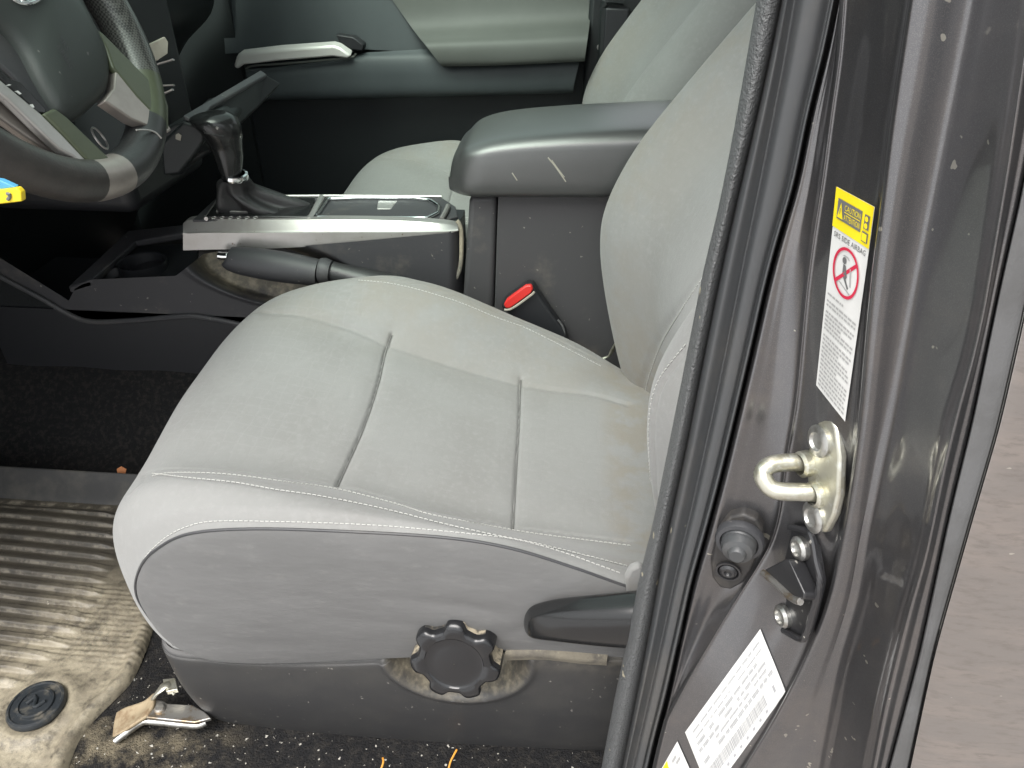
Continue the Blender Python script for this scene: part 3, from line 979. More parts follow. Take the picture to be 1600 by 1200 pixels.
# pebbled lip and smooth rubber cover
lipG = strips([colm(L0 + 30, .440), colm(L0 + 6, .415), colm(L0, .402), colm(L0 + 6, .393), colm(.5 * (L0 + L1), .388), colm(L1 - 6, .391), colm(L1 + 2, .400)], 6)
obj('seal_lip', MB().grid(lipG), M['pebble'], body, smooth=60)
chG = strips([colm(L1 - 1, .402), colm(L1 + 3, .389), colm(.6 * L1 + .4 * L2, .383), colm(L2 - 4, .386), colm(L2 + 3, .387), colm(.75 * L2 + .25 * L3, .380), colm(.35 * L2 + .65 * L3, .378), colm(L3 - 8, .381),
              colm(L3 - 4, .378), colm(L3, .380), colm(L3 + 1, .400)], 6)
obj('seal_cover', MB().grid(chG), M['seal'], body, smooth=60)
gapG = strips([colm(L3 - 12, .405), colm(L3 + 4, .412), colm(L3 + 9, .398)], 3, False)
obj('pillar_gap', MB().grid(gapG), M['gap'], body, smooth=60)
W = np.clip((YP - 820) / 260, 0, 1)
rec = np.exp(-((YP - 985) / 60) ** 2)  # pressed recess low on the inner panel
pc = [colm(L3 + 4, .402), colm(L3 + 7, .382), colm(.75 * (L3 + 9) + .25 * (L5 - 3), .379 + .004 * rec), colm(.45 * (L3 + 9) + .55 * (L5 - 3), .377 + .006 * rec), colm(L5 - 6, .371), colm(L5, .3665), colm(L5 + 7, .3655),
      colm(.72 * (L5 + 6) + .28 * (L6 - 8), .356), colm(.36 * (L5 + 6) + .64 * (L6 - 8), .342), colm(L6 - 9, .331), colm(L6 - 2, .3225), colm(.5 * (L6 + L7), .3190), colm(L7 + 2, .3180), colm(.5 * (L7 + L8), .3185),
      colm(L8 - 10, .3180), colm(L8 + 2, .3155), colm(L8 + 14, .3110), colm(.72 * L8 + .28 * L9, .3055), colm(.45 * L8 + .55 * L9, .2955), colm(.2 * L8 + .8 * L9, .2860), colm(L9 - 10, .2810), colm(L9 - 3, .2775), colm(L9 + 3, .2760), colm(.5 * (L9 + L10), .2790), colm(L10, .2800), colm(L10 + 3, .295)]
Pil = strips(pc, 7)
obj('door_pillar', MB().grid(Pil), M['paint'], body, smooth=60)
bvPil = bvh_of(Pil)
roof = loft([[(-.08, .42, .38), (-.08, .70, .46), (-.08, 1.10, .49), (-.08, 1.5, .46), (-.08, 1.80, .38)], [(.3, .42, .32), (.3, .70, .45), (.3, 1.10, .48), (.3, 1.5, .45), (.3, 1.80, .32)],
             [(1.15, .42, .30), (1.15, .70, .43), (1.15, 1.10, .46), (1.15, 1.5, .43), (1.15, 1.80, .30)]], 40, 30)
obj('roof_panel', MB().grid(roof), M['roof'], body, solid=.03)
mb = MB().box((-1.6, 1.765, FLOOR), (-.78, 1.82, -.02)).box((-1.6, .36, FLOOR), (-1.13, 1.80, -.02))
obj('fire_wall', mb, M['dash'], body)
mb = MB().grid([[(-1.10, .42, .0), (-1.10, 1.78, .0)], [(-.08, .42, .39), (-.08, 1.78, .39)]])
obj('windshield', mb, M['glass'], body, smooth=0)
# cab back wall and far side pillar trim
mb = MB().box((1.12, .40, FLOOR), (1.16, 1.80, -.05))
obj('cab_back', mb, M['dash'], body)
fp = MB()
fp.prism([U(p, y=1.74) for p in [(926, -60), (1100, -60), (1100, 260), (905, 260), (908, 170)]], (0, .10, 0))
obj('far_pillar_trim', fp, M['dash'], body, bevel=.01)
fp = MB()
fp.prism([U(p, y=1.715) for p in [(946, 12), (984, 14), (980, 45), (962, 120), (938, 128)]], (0, .05, 0))
obj('belt_guide', fp, M['plastic_dark'], body, bevel=.004)
obj('belt_screw', MB().lathe([(.006, -.004), (.006, .002), (.0001, .003)], U((937, 74), y=1.735), (0, -1, 0), 12), M['steel'], body)
fp = MB()
fp.tube([U(p, y=1.725) for p in [(936, 160), (941, 60), (944, 8), (950, 0), (975, 2)]], .008, 8, sub=24)
obj('trim_edge', fp, M['dash'], body)

# rear door behind the pillar
rdoor = thing('rear_door', 'dusty dark grey metallic rear door with grey rubber front edge', 'door', (.5, .31, -.9))
stG = strips([colm(L10 + 2, .300), colm(L10 + 3, .2785), colm(L10 + 8, .2755), colm(.5 * (L10 + L11), .2750), colm(L11 - 6, .2755), colm(L11 - 1, .2785), colm(L11, .300)], 4)
obj('edge_strip', MB().grid(stG), M['strip'], rdoor, smooth=60)
skG = strips([colm(L11 + 1, .305), colm(L11 + 3, .2780), colm(L11 + 10, .2735), colm(L11 + 60, .2720), colm(L11 + 200, .2710), colm(L11 + 500, .271), colm(L11 + 900, .275)], 6)
obj('door_skin', MB().grid(skG), M['skin'], rdoor, smooth=60)

# ------------------------------------------------------------------ hardware on the pillar
ED = nrm((.0125, -.037, 0.0))            # along the striker face, towards the door opening
NF = nrm(np.cross(ED, (0, 0, 1)))
if NF[0] > 0:
    NF = -NF


def pilpt(p, off=0.0):
    q, n = cast(bvPil, p)
    return q + n * off, n


striker = thing('door_striker', 'zinc plated door striker loop bolted to the dark pillar', 'door striker', pilpt((1300, 745))[0])
so = pilpt((1300, 745))[0] + NF * .0055
fo = [(1278, 657), (1288, 653), (1299, 656), (1305, 668), (1311, 715), (1309, 775), (1302, 806), (1288, 833), (1277, 832), (1268, 806), (1262, 770), (1259, 720), (1266, 684)]
P = np.array([UP(p, so, NF) for p in fo])
mb = MB().prism(P - NF * .0055, NF * .0055)
plate = obj('striker_plate', mb, M['zinc'], striker, bevel=.0018, seg=3)
mb = MB()
tp = [U((1281, 722), y=.356), U((1262, 722), y=.354), U((1225, 723), y=.352), U((1203, 727), y=.350), U((1192, 738), y=.347), U((1194, 750), y=.344), U((1205, 763), y=.341), U((1224, 768), y=.339), U((1262, 769), y=.339), U((1290, 770), y=.340)]
mb.tube(tp, .0053, 16, sub=70)
obj('striker_loop', mb, M['zinc'], striker, smooth=60)
mb = MB()
for p, y, r in (((1262, 724), .352, .0078), ((1281, 771), .339, .0078)):
    c = U(p, y=y)
    mb.lathe([(r * .78, .006), (r, .0045), (r, -.004), (r * 1.25, -.009)], c, NF, 24)
obj('striker_collar', mb, M['zinc'], striker, smooth=40)
for p in ((1281, 689), (1272, 808)):
    c = UP(p, so, NF)
    b_ = obj('bolt', MB().lathe([(.0095, -.001), (.0095, .0015), (.0075, .0028), (.0055, .003), (.0045, .0015), (.0001, .0012)], c, NF, 24, lobes=0), M['steel_bolt'], striker, smooth=35)

brk = thing('door_guide', 'black steel door guide bracket with wedge below the striker', 'bracket', pilpt((1250, 920))[0])
bo = pilpt((1255, 920))[0] + NF * .004
fo = [(1236, 826), (1264, 829), (1272, 868), (1279, 910), (1267, 962), (1259, 990), (1251, 999), (1224, 984), (1212, 950), (1222, 890)]
obj('bracket_plate', MB().prism(np.array([UP(p, bo, NF) for p in fo]) - NF * .006, NF * .006), M['black_metal'], brk, bevel=.001)
mb = MB()
mb.tube([UP(p, bo + NF * .002, NF) for p in [(1234, 824), (1258, 828), (1267, 834), (1274, 870), (1281, 910), (1269, 960), (1260, 988), (1252, 999), (1224, 985)]], .0022, 8, sub=60)
obj('bracket_rim', mb, M['black_metal'], brk)
wf = [(1194, 890), (1227, 873), (1232, 874), (1257, 928), (1256, 936), (1246, 938)]
Wd = np.array([UP(p, bo + NF * .012, NF) for p in wf])
obj('wedge', MB().prism2(Wd - NF * .012 + np.array([0, 0, -.004]), Wd), M['black_metal'], brk, bevel=.001)
mb = MB().tube([UP(p, bo + NF * .012, NF) + np.array([0, -.001, 0]) for p in [(1192, 893), (1210, 908), (1236, 932), (1250, 938)]], .0024, 8, sub=20)
obj('wedge_edge', mb, M['steel'], brk)
for p in ((1254, 856), (1227, 962)):
    c = UP(p, bo, NF)
    bl = obj('bolt', MB().lathe([(.0078, -.001), (.0078, .003), (.0062, .0048), (.0046, .0050), (.0040, .0030), (.0001, .0030)], c, NF, 24), M['steel_bolt'], brk, smooth=35)

bmp = thing('rubber_stop', 'round black rubber door stop on an oval plate with a screw', 'door stop', pilpt((1152, 865))[0])
q, n = pilpt((1150, 868))
n = nrm(n * .6 + np.array([-.15, -.5, -.05]))
a_ = nrm(np.cross((0, 0, 1), n))
ob = [(1116, 900), (1114, 880), (1120, 850), (1128, 825), (1142, 811), (1160, 808), (1180, 816), (1189, 830), (1188, 850), (1180, 868), (1172, 890), (1160, 908), (1143, 918), (1127, 915)]
ob = [(1152 + (a - 1152) * 1.10, 863 + (b - 863) * 1.08) for a, b in ob]
P = np.array([UP(p, q + n * .006, n) for p in ob])
obj('stop_plate', MB().prism(P - n * .010, n * .010), M['stop_black'], bmp, bevel=.002)
c1 = UP((1156, 842), q + n * .007, n)
obj('stop_cap', MB().lathe([(.0155, -.002), (.0160, .002), (.0150, .0045), (.0125, .0050), (.0118, .0035), (.0118, .001)], c1, n, 40), M['plastic'], bmp, smooth=40)
obj('stop_stem', MB().lathe([(.0118, .000), (.0114, .004), (.0100, .0055), (.0112, .0065), (.0112, .0085), (.0096, .0125), (.0062, .0140), (.0054, .0165), (.0046, .0172), (.0001, .0172)], c1, n, 40), M['seal'], bmp, smooth=40)
c2 = UP((1138, 892), q + n * .007, n)
obj('stop_screw', MB().lathe([(.0085, .000), (.0085, .0015), (.0072, .0015), (.0066, -.001), (.0060, .0012), (.0042, .0026), (.0026, .0026), (.0016, .0010), (.0001, .0010)], c2, n, 30), M['black_metal'], bmp, smooth=35)


# ------------------------------------------------------------------ stickers on the pillar
def sticker(quad, lift):
    TL, TR, BR, BL = [np.array(p, float) for p in quad]

    def S(u, v, k=0):
        p = (TL * (1 - u) + TR * u) * (1 - v) + (BL * (1 - u) + BR * u) * v
        q_, n_ = cast(bvPil, p)
        return q_ + n_ * (lift + k * .0003)
    return S


def patch(S, u0, v0, u1, v1, k, nu=8, nv=8):
    return np.array([[S(u0 + (u1 - u0) * i / (nu - 1), v0 + (v1 - v0) * j / (nv - 1), k) for i in range(nu)] for j in range(nv)])


def text_on(mbx, S, txt, u, v, hgt, wid, k):
    cu = bpy.data.curves.new('t', 'FONT')
    cu.body = txt
    cu.resolution_u = 2
    o = bpy.data.objects.new('t', cu)
    me = o.to_mesh()
    V = np.array([p.co[:] for p in me.vertices])
    F = [tuple(p.vertices) for p in me.polygons]
    o.to_mesh_clear()
    bpy.data.objects.remove(o)
    bpy.data.curves.remove(cu)
    lo, hi = V.min(0), V.max(0)
    s = V - lo
    uu = u + s[:, 0] / (hi[0] - lo[0]) * wid
    vv = v + hgt - s[:, 1] / max(1e-6, hi[1] - lo[1]) * hgt
    mbx.add([S(a, b, k) for a, b in zip(uu, vv)], F)


def poly_on(mbx, S, pts, k):
    mbx.add([S(a, b, k) for a, b in pts], [tuple(range(len(pts)))])


lab = thing('airbag_label', 'tall narrow white airbag warning sticker with yellow caution heading', 'sticker', pilpt((1330, 460))[0])
S1 = sticker([(1310, 291), (1370, 323), (1322, 658), (1277, 601)], .0008)
obj('label_sheet', MB().grid(patch(S1, 0, 0, 1, 1, 0, 10, 40)), M['white_label'], lab, smooth=60)
obj('yellow_heading', MB().grid(patch(S1, .0, .0, 1, .196, 1, 10, 12)), M['yellow_label'], lab, smooth=60)
mb = MB()
mb.grid(patch(S1, .10, .045, .73, .145, 2))
mb.grid(patch(S1, .78, .130, .95, .178, 2))
mb.grid(patch(S1, .80, .050, .94, .118, 2))
obj('warning_panel', mb, M['ink'], lab, smooth=0)
mb = MB()
poly_on(mb, S1, [(.125, .135), (.20, .058), (.275, .135)], 3)
mb.grid(patch(S1, .30, .092, .71, .096, 3))
text_on(mb, S1, 'CAUTION', .30, .058, .028, .41, 3)
text_on(mb, S1, 'ATTENTION', .30, .104, .028, .41, 3)
mb.grid(patch(S1, .80, .136, .93, .172, 3))
for cv in (.068, .100):
    poly_on(mb, S1, [(.87 + .045 * math.cos(t), cv + .013 * math.sin(t)) for t in np.linspace(0, 2 * math.pi, 16, endpoint=False)], 3)
obj('warning_print', mb, M['yellow_label'], lab, smooth=0)
mb = MB()
poly_on(mb, S1, [(.19, .085), (.21, .085), (.205, .115), (.195, .115)], 4)
text_on(mb, S1, 'SRS SIDE AIRBAG', .07, .212, .026, .86, 1)
# the passenger outline under the ban sign
poly_on(mb, S1, [(.42 + .055 * math.cos(t), .318 + .016 * math.sin(t)) for t in np.linspace(0, 2 * math.pi, 16, endpoint=False)], 1)
poly_on(mb, S1, [(.40, .336), (.47, .338), (.53, .385), (.50, .402), (.40, .390)], 1)
poly_on(mb, S1, [(.42, .392), (.50, .398), (.60, .432), (.57, .44)], 1)
obj('label_text', mb, M['ink'], lab, smooth=0)
mb = MB()
poly_on(mb, S1, [(.36, .300), (.40, .292), (.50, .292), (.56, .304), (.53, .306), (.48, .299), (.41, .299)], 1)
poly_on(mb, S1, [(.33, .430), (.36, .426), (.66, .452), (.64, .458)], 1)
poly_on(mb, S1, [(.58, .330), (.62, .330), (.66, .42), (.62, .42)], 1)
# rows of fine print, too small to read
v = .520
while v < .975:
    u = .07
    lim = .93 if rng.random() < .8 else .6
    while u < lim - .05:
        w_ = rng.uniform(.035, .12)
        poly_on(mb, S1, [(u, v), (min(u + w_, lim), v), (min(u + w_, lim), v + .0095), (u, v + .0095)], 1)
        u += w_ + .022
    v += .0205 if rng.random() < .85 else .034
obj('fine_print', mb, M['ink_grey'], lab, smooth=0)
mb = MB()
ring = [(.50 + .36 * math.cos(t), .368 + .118 * math.sin(t)) for t in np.linspace(0, 2 * math.pi, 41)]
rin = [(.50 + .31 * math.cos(t), .368 + .104 * math.sin(t)) for t in np.linspace(0, 2 * math.pi, 41)]
mb.grid([[S1(a, b, 2) for a, b in ring], [S1(a, b, 2) for a, b in rin]])
poly_on(mb, S1, [(.22, .430), (.26, .442), (.78, .306), (.74, .294)], 2)
obj('ban_sign', mb, M['red_ink'], lab, smooth=0)

lab2 = thing('certification_label', 'slanted white certification sticker with grey print and barcode low on the pillar', 'sticker', pilpt((1160, 1090))[0])
S2 = sticker([(1071, 1143), (1189, 982), (1229, 1081), (1111, 1242)], .0008)
obj('label_sheet', MB().grid(patch(S2, 0, 0, 1, 1, 0, 24, 16)), M['white_label'], lab2, smooth=60)
mb = MB()
rows_ = [(.10, .035), (.20, .030), (.28, .055), (.38, .055), (.47, .045), (.56, .065)]
for (v, h_) in rows_:
    u = .06 + .02 * rng.random()
    while u < .93:
        w_ = rng.uniform(.02, .10)
        if rng.random() < .85:
            k = u
            while k < min(u + w_, .95):
                poly_on(mb, S2, [(k, v), (k + .009, v), (k + .009, v + h_ * rng.uniform(.6, 1)), (k, v + h_ * .9)], 1)
                k += .0135
        u += w_ + .022
obj('fine_print', mb, M['ink_mid'], lab2, smooth=0)
mb = MB()
u = .06
while u < .80:
    w_ = rng.choice([.004, .006, .009])
    poly_on(mb, S2, [(u, .70), (u + w_, .70), (u + w_, .86), (u, .86)], 1)
    u += w_ + rng.choice([.004, .006, .008])
text_on(mb, S2, 'I', .90, .74, .10, .022, 1)
for k in range(9):
    poly_on(mb, S2, [(.08 + k * .085, .905), (.105 + k * .085, .905), (.105 + k * .085, .945), (.08 + k * .085, .945)], 1)
obj('barcode', mb, M['ink_mid'], lab2, smooth=0)

lab3 = thing('small_label', 'small white sticker with yellow edge at the foot of the pillar', 'sticker', pilpt((1062, 1180))[0])
S3 = sticker([(1034, 1200), (1059, 1157), (1093, 1232), (1068, 1275)], .0008)
obj('label_sheet', MB().grid(patch(S3, 0, 0, 1, 1, 0, 8, 8)), M['white_label'], lab3, smooth=60)
mb = MB()
poly_on(mb, S3, [(.0, .02), (.34, .02), (.28, .12), (.34, .22), (.28, .34), (.0, .34)], 1)
obj('yellow_edge', mb, M['yellow_label'], lab3, smooth=0)
mb = MB()
for (a, b_) in ((.5, .12), (.62, .22), (.5, .42), (.66, .5)):
    poly_on(mb, S3, [(a, b_), (a + .22, b_), (a + .22, b_ + .05), (a, b_ + .05)], 1)
obj('fine_print', mb, M['ink_grey'], lab3, smooth=0)

# ------------------------------------------------------------------ centre console
con = thing('center_console', 'dark plastic centre console with silver shifter bezel and padded armrest lid', 'console', (-.2, 1.08, -.62))
# driver side skin with the scooped handbrake well
tops = np.array([(-60, 372), (0, 403), (60, 440), (108, 470), (116, 452), (140, 437), (275, 431), (318, 397), (345, 392), (430, 388), (560, 377), (700, 364), (718, 352), (724, 352)], float)
bots = np.array([(-60, 402), (0, 432), (60, 464), (130, 500), (200, 501), (290, 494), (330, 498), (370, 506), (430, 522), (520, 560), (600, 580), (700, 590), (724, 590)], float)
pxs = np.linspace(-55, 724, 260)
NVc = 90
G = np.zeros((NVc, len(pxs), 3))
WM = np.zeros((NVc, len(pxs)))
for i, px in enumerate(pxs):
    a, b_ = np.interp(px, tops[:, 0], tops[:, 1]), np.interp(px, bots[:, 0], bots[:, 1])
    for j in range(NVc):
        py = a + (b_ - a) * j / (NVc - 1)
        # the well: an oval basin from the front tip at (288,432) back under the lever
        ex, ey = (px - 430) / 148.0, (py - 425) / (66.0)
        ang = R(12)
        ex2 = ((px - 430) * math.cos(ang) + (py - 425) * math.sin(ang)) / 150.0
        ey2 = (-(px - 430) * math.sin(ang) + (py - 425) * math.cos(ang)) / 52.0
        rr_ = math.sqrt(ex2 * ex2 + ey2 * ey2)
        w_ = max(0, min(1, (1 - rr_) / .30))
        w_ = w_ * w_ * (3 - 2 * w_)
        WM[j, i] = w_
        y = 1.0 + .062 * w_ * (1 - .85 * min(1, max(0, (py - 388) / 100.0))) - .004 * math.exp(-((rr_ - 1.03) / .05) ** 2) * (1 if px < 420 else 0)
        # rounded rear end of the middle section
        y += .03 * max(0, (px - 700) / 24.0) ** 2
        G[j, i] = U((px, py), y=y)
mb = MB()
nu = len(pxs)
mb.add(G.reshape(-1, 3), [(j * nu + i, j * nu + i + 1, (j + 1) * nu + i + 1, (j + 1) * nu + i) for j in range(NVc - 1) for i in range(nu - 1)])
sk_ = obj('side_skin', mb, M['console_skin'], con, smooth=60)
wa = sk_.data.attributes.new('dust', 'FLOAT', 'POINT')
kd = {tuple(np.round(G[j, i], 4)): WM[j, i] * (1 if pxs[i] < 450 else max(0, 1 - (pxs[i] - 450) / 60)) for j in range(NVc) for i in range(nu)}
wa.data.foreach_set('value', [kd.get(tuple(np.round(np.array(v.co[:]) + np.array(ORG[sk_.name]), 4)), 0.0) for v in sk_.data.vertices])
# thin bright bead along the bottom of the skin, and the carpeted tunnel wall below
bead = [U(p, y=.997) for p in bots[:10]]
obj('skin_bead', MB().tube(bead, .0042, 8, sub=80), M['plastic'], con)
lowp = loft([[U(p, y=1.004) for p in bots[:12]], [U((p[0] + (p[0] - 800) * .03, p[1] + 90), y=1.005) for p in bots[:12]]], 60, 8, True, False)
obj('tunnel_side', MB().grid(lowp), M['tunnel'], con)
# cup holder tray ahead of the shifter
mb = MB()
mb.prism([U((106, 448), y=1.0), U((142, 437), y=1.0), U((212, 376), y=1.155), U((286, 364), y=1.155), U((292, 350), y=1.175), U((200, 360), y=1.175)], (0, 0, -.012))
obj('tray_frame', mb, M['console_side'], con, bevel=.003)
mb = MB()
mb.prism([U((100, 470), y=1.01), U((300, 450), y=1.01), U((310, 380), y=1.18), U((190, 385), y=1.18)], (0, 0, -.01))
obj('tray_bottom', mb, M['plastic_dark'], con)
mb = MB()
for (px, py, y, r_) in ((225, 420, 1.08, .036), (180, 440, 1.05, .022)):
    c = U((px, py), y=y)
    mb = MB().lathe([(r_ * .9, -.05), (r_, .012), (r_ * 1.07, .014), (r_ * 1.07, .008), (r_ * 1.09, -.05)], c, (0, 0, 1), 32)
    obj('cup_holder', mb, M['plastic_dark'], con, smooth=40)
mb = MB().box((-.95, 1.0, -.68), (-.16, 1.2, -.55))
mb.box((-.56, 1.055, -.56), (-.18, 1.17, -.425))
obj('console_core', mb, M['plastic_dark'], con)
# silver bezel: bright shoulder, face below, tapering towards the armrest
xs = [(286, 349, 362, 391), (296, 344, 363, 391), (330, 342, 362, 390), (430, 343, 362, 388), (540, 343, 361, 381), (630, 345, 361, 373), (690, 349, 360, 367), (716, 353, 358, 361)]
def brow(k, y):
    return [U((q[0], q[k]), y=y) for q in xs]
bz = loft([[p + np.array([0, .014, .001]) for p in brow(1, 1.016)], brow(1, 1.014), brow(2, 1.003), [p + np.array([0, -.001, -.0015]) for p in brow(2, 1.002)], brow(3, 1.0015), [p + np.array([0, .01, -.002]) for p in brow(3, 1.002)]], 100, 41, True, False)
obj('silver_bezel', MB().grid(bz), M['silver'], con, smooth=30)
zb = U((430, 343), y=1.02)[2]
tp = [U((300, 343), z=zb), U((690, 343), z=zb), U((716, 338), z=zb), U((712, 322), z=zb), U((690, 308), z=zb), U((340, 306), z=zb)]
tp = [np.array([p[0], p[1], zb]) for p in tp]
mb = MB().prism(np.array(tp) + np.array([0, 0, -.004]), (0, 0, .0035))
obj('bezel_top', mb, M['console_side'], con, bevel=.0015)
# shift gate with a rib and engraved ladder
mb = MB()
mb.prism([U(p, z=zb + .002) for p in [(322, 341), (480, 341), (492, 312), (344, 310)]], (0, 0, .003))
obj('shift_gate', mb, M['plastic_smooth'], con, bevel=.001)
mb = MB()
for k in range(3):
    mb.tube([U((338 + k * 3, 330 - k * 6), z=zb + .006), U((395, 331 - k * 6), z=zb + .006)], .0012, 6)
for k in range(6):
    a = U((334 + k * 13, 340), z=zb + .006)
    mb.tube([a + np.array([.003 * math.cos(t), .0045 * math.sin(t), 0]) for t in np.linspace(0, 6.0, 10)], .0007, 5)
obj('gate_marks', mb, M['silver'], con)
mb = MB()
mb.tube([U(p, z=zb + .002) for p in [(322, 342), (344, 308)]], .003, 8)
mb.tube([U(p, z=zb + .002) for p in [(484, 343), (503, 307)]], .005, 8, flat=.6)
mb.tube([U(p, z=zb + .001) for p in [(344, 307), (520, 306), (690, 307)]], .0022, 8)
obj('silver_divider', mb, M['silver'], con)
# chrome framed tray
tr = [(492, 340), (512, 311), (560, 309), (640, 309), (672, 313), (686, 322), (684, 333), (668, 341), (600, 341)]
tr3 = resamp(np.array([U(p, z=zb + .002) for p in tr + [tr[0]]]), 90, False)
mb = MB().tube(tr3[:-1], .0032, 10, closed=True)
obj('chrome_ring', mb, M['chrome'], con, smooth=60)
inn = tr3[:-1]
cen = inn.mean(0)
mb = MB()
low = (inn - cen) * np.array([.97, .95, 1]) + cen + np.array([0, 0, -.035])
mb.grid(np.stack([inn, low]), cu=True)
mb.add(low, [tuple(range(len(low)))])
obj('chrome_tray', mb, M['plastic_smooth'], con, smooth=40)
mb = MB().prism([U(p, z=zb - .012) for p in [(590, 338), (592, 325), (622, 325), (612, 338)]], (0, 0, .012))
obj('tray_divider', mb, M['silver'], con, bevel=.001)
mb = MB().tube([U(p, z=zb + .003) for p in [(690, 343), (697, 330), (700, 322)]], .004, 8, sub=10)
obj('silver_end', mb, M['silver'], con)
# rear box
yb = 1.0
o1 = [U(p, y=yb) for p in [(733, 308), (776, 306), (771, 470), (768, 560), (716, 560), (724, 450)]]
mb = MB().prism(o1, (0, .21, 0))
obj('box_front', mb, M['box'], con, bevel=.008, seg=4)
o2 = [U(p, y=yb - .001) for p in [(778, 306), (1010, 292), (1040, 600), (768, 600), (773, 470)]]
mb = MB().prism(o2, (0, .21, 0))
obj('storage_box', mb, M['box'], con, bevel=.002, seg=3)
# armrest lid
NYL, NXL = 60, 120
zL, x0, x1, ya, yb2 = -.337, -.176, .34, .975, 1.205
us = np.linspace(0, 1, NXL)
sec = []
def lid_height(x):
    return np.interp(x, [x0, x0 + .006, x0 + .03, x0 + .08, x0 + .16, .1, .34], [.020, .045, .066, .077, .083, .088, .092])
t = np.linspace(0, 1, 60)
rows_l = []
for x in np.r_[x0 + .0, x0 + .002, x0 + .006, x0 + .014, x0 + .026, x0 + .045, np.linspace(x0 + .07, x1, 14)]:
    h_ = float(lid_height(x))
    inset = .03 * max(0, 1 - (x - x0) / .045) ** 2
    zc = zL + (x - x0) * .028
    P = [(x, ya + inset + .012, zc - .004), (x, ya + inset + .002, zc + .002), (x, ya + inset - .001, zc + .018), (x, ya + inset + .003, zc + h_ * .66), (x, ya + inset + .010, zc + h_ * .87), (x, ya + inset + .034, zc + h_ * .965), (x, .5 * (ya + yb2), zc + h_),
         (x, yb2 - inset - .05, zc + h_ * .95), (x, yb2 - inset - .012, zc + h_ * .78), (x, yb2 - inset, zc + .02), (x, yb2 - inset - .012, zc - .004)]
    rows_l.append(P)
lidG = loft(rows_l, 90, 90)
mb = MB().grid(lidG)
mb.add(lidG[0], [tuple(range(90))])
mb.grid(np.stack([lidG[:, 0], lidG[:, -1]]))
lid = obj('armrest_lid', mb, M['vinyl_lid'], con, smooth=60)
bvL = bvh_of(lidG)
mb = MB()
for pts, r_ in (([(856, 246), (866, 258), (876, 272), (884, 284)], .0009), ([(862, 250), (872, 264), (882, 277)], .0006), ([(800, 270), (808, 282)], .0008)):
    obj('lid_scratch', MB().tube([cast(bvL, p)[0] for p in pts], r_, 5, sub=14), M['card'], lid)


# ------------------------------------------------------------------ gear lever
gl = thing('gear_lever', 'black leather automatic gear lever with grey boot beside the steering wheel', 'gear lever', (-.47, 1.08, zb))
yS = 1.032
mb = MB()
shaft = []
def ring_px(cx, cy, hw, dpt, y=yS, tilt=0.0, n=28):
    t = np.linspace(0, 2 * math.pi, n, endpoint=False)
    c = U((cx, cy), y=y)
    s = np.linalg.norm(U((cx + 1, cy), y=y) - c)
    return np.stack([c[0] + hw * s * np.cos(t) * math.cos(tilt), c[1] + dpt * np.sin(t), c[2] + hw * s * np.cos(t) * math.sin(tilt)], -1)
secs = [(362, 276, 14, .016, .1), (360, 262, 17, .018, .1), (357, 245, 21, .020, .12), (352, 228, 24.5, .022, .2), (346, 213, 30, .026, .3), (340, 201, 36, .029, .25), (336, 191, 37, .030, .15), (334, 183, 32, .028, .05), (334, 177, 21, .020, 0), (335, 174.5, 8, .010, 0)]
Gk = np.stack([ring_px(a, b_, c, d, tilt=-e) for a, b_, c, d, e in secs])
Gk = np.stack([cr(Gk[:, k], np.linspace(0, len(secs) - 1, 60)) for k in range(28)], 1)
mb.grid(Gk, cu=True)
mb.add(Gk[-1], [tuple(range(28))])
kn = obj('lever_knob', mb, M['plastic_smooth'], gl, smooth=60)
bvK = bvh_of(np.concatenate([Gk, Gk[:, :1]], 1))
mb = MB().tube([cast(bvK, p)[0] for p in [(301, 201), (318, 206), (335, 211), (350, 213)]], .0011, 6, sub=20)
obj('knob_seam', mb, M['gap'], kn)
mb = MB().tube([cast(bvK, p)[0] for p in [(376, 214), (380, 235), (383, 255), (385, 268)]], .0012, 6, sub=16)
obj('knob_edge', mb, M['silver'], kn)
c = U((367, 275), y=yS)
obj('chrome_collar', MB().lathe([(.0185, -.004), (.0195, .0), (.0185, .004), (.015, .0045)], c, (.1, -.1, 1), 28), M['chrome'], gl)
# gathered boot
tR = np.linspace(0, 2 * math.pi, 64, endpoint=False)
bt = []
for (px, py, hw, dp, fold, yy_) in ((368, 277, 19, .017, 0, 1.034), (366, 284, 25, .023, .04, 1.042), (371, 296, 29, .030, .12, 1.052), (384, 307, 42, .036, .17, 1.06), (402, 317, 62, .043, .13, 1.07), (413, 325, 74, .049, .05, 1.078), (416, 328, 76, .050, 0, 1.078)):
    c = U((px, py), y=yy_)
    s = np.linalg.norm(U((px + 1, py), y=yy_) - c)
    f_ = 1 + fold * np.sin(5 * tR + .8) + fold * .6 * np.sin(9 * tR + 2)
    bt.append(np.stack([c[0] + hw * s * np.cos(tR) * f_, c[1] + dp * np.sin(tR) * f_, np.maximum(c[2] + fold * .03 * np.sin(4 * tR + 1), zb)], -1))
bt = np.stack(bt)
bt = np.stack([cr(bt[:, k], np.linspace(0, len(bt) - 1, 50)) for k in range(64)], 1)
obj('boot', MB().grid(bt, cu=True), M['boot'], gl, smooth=60)

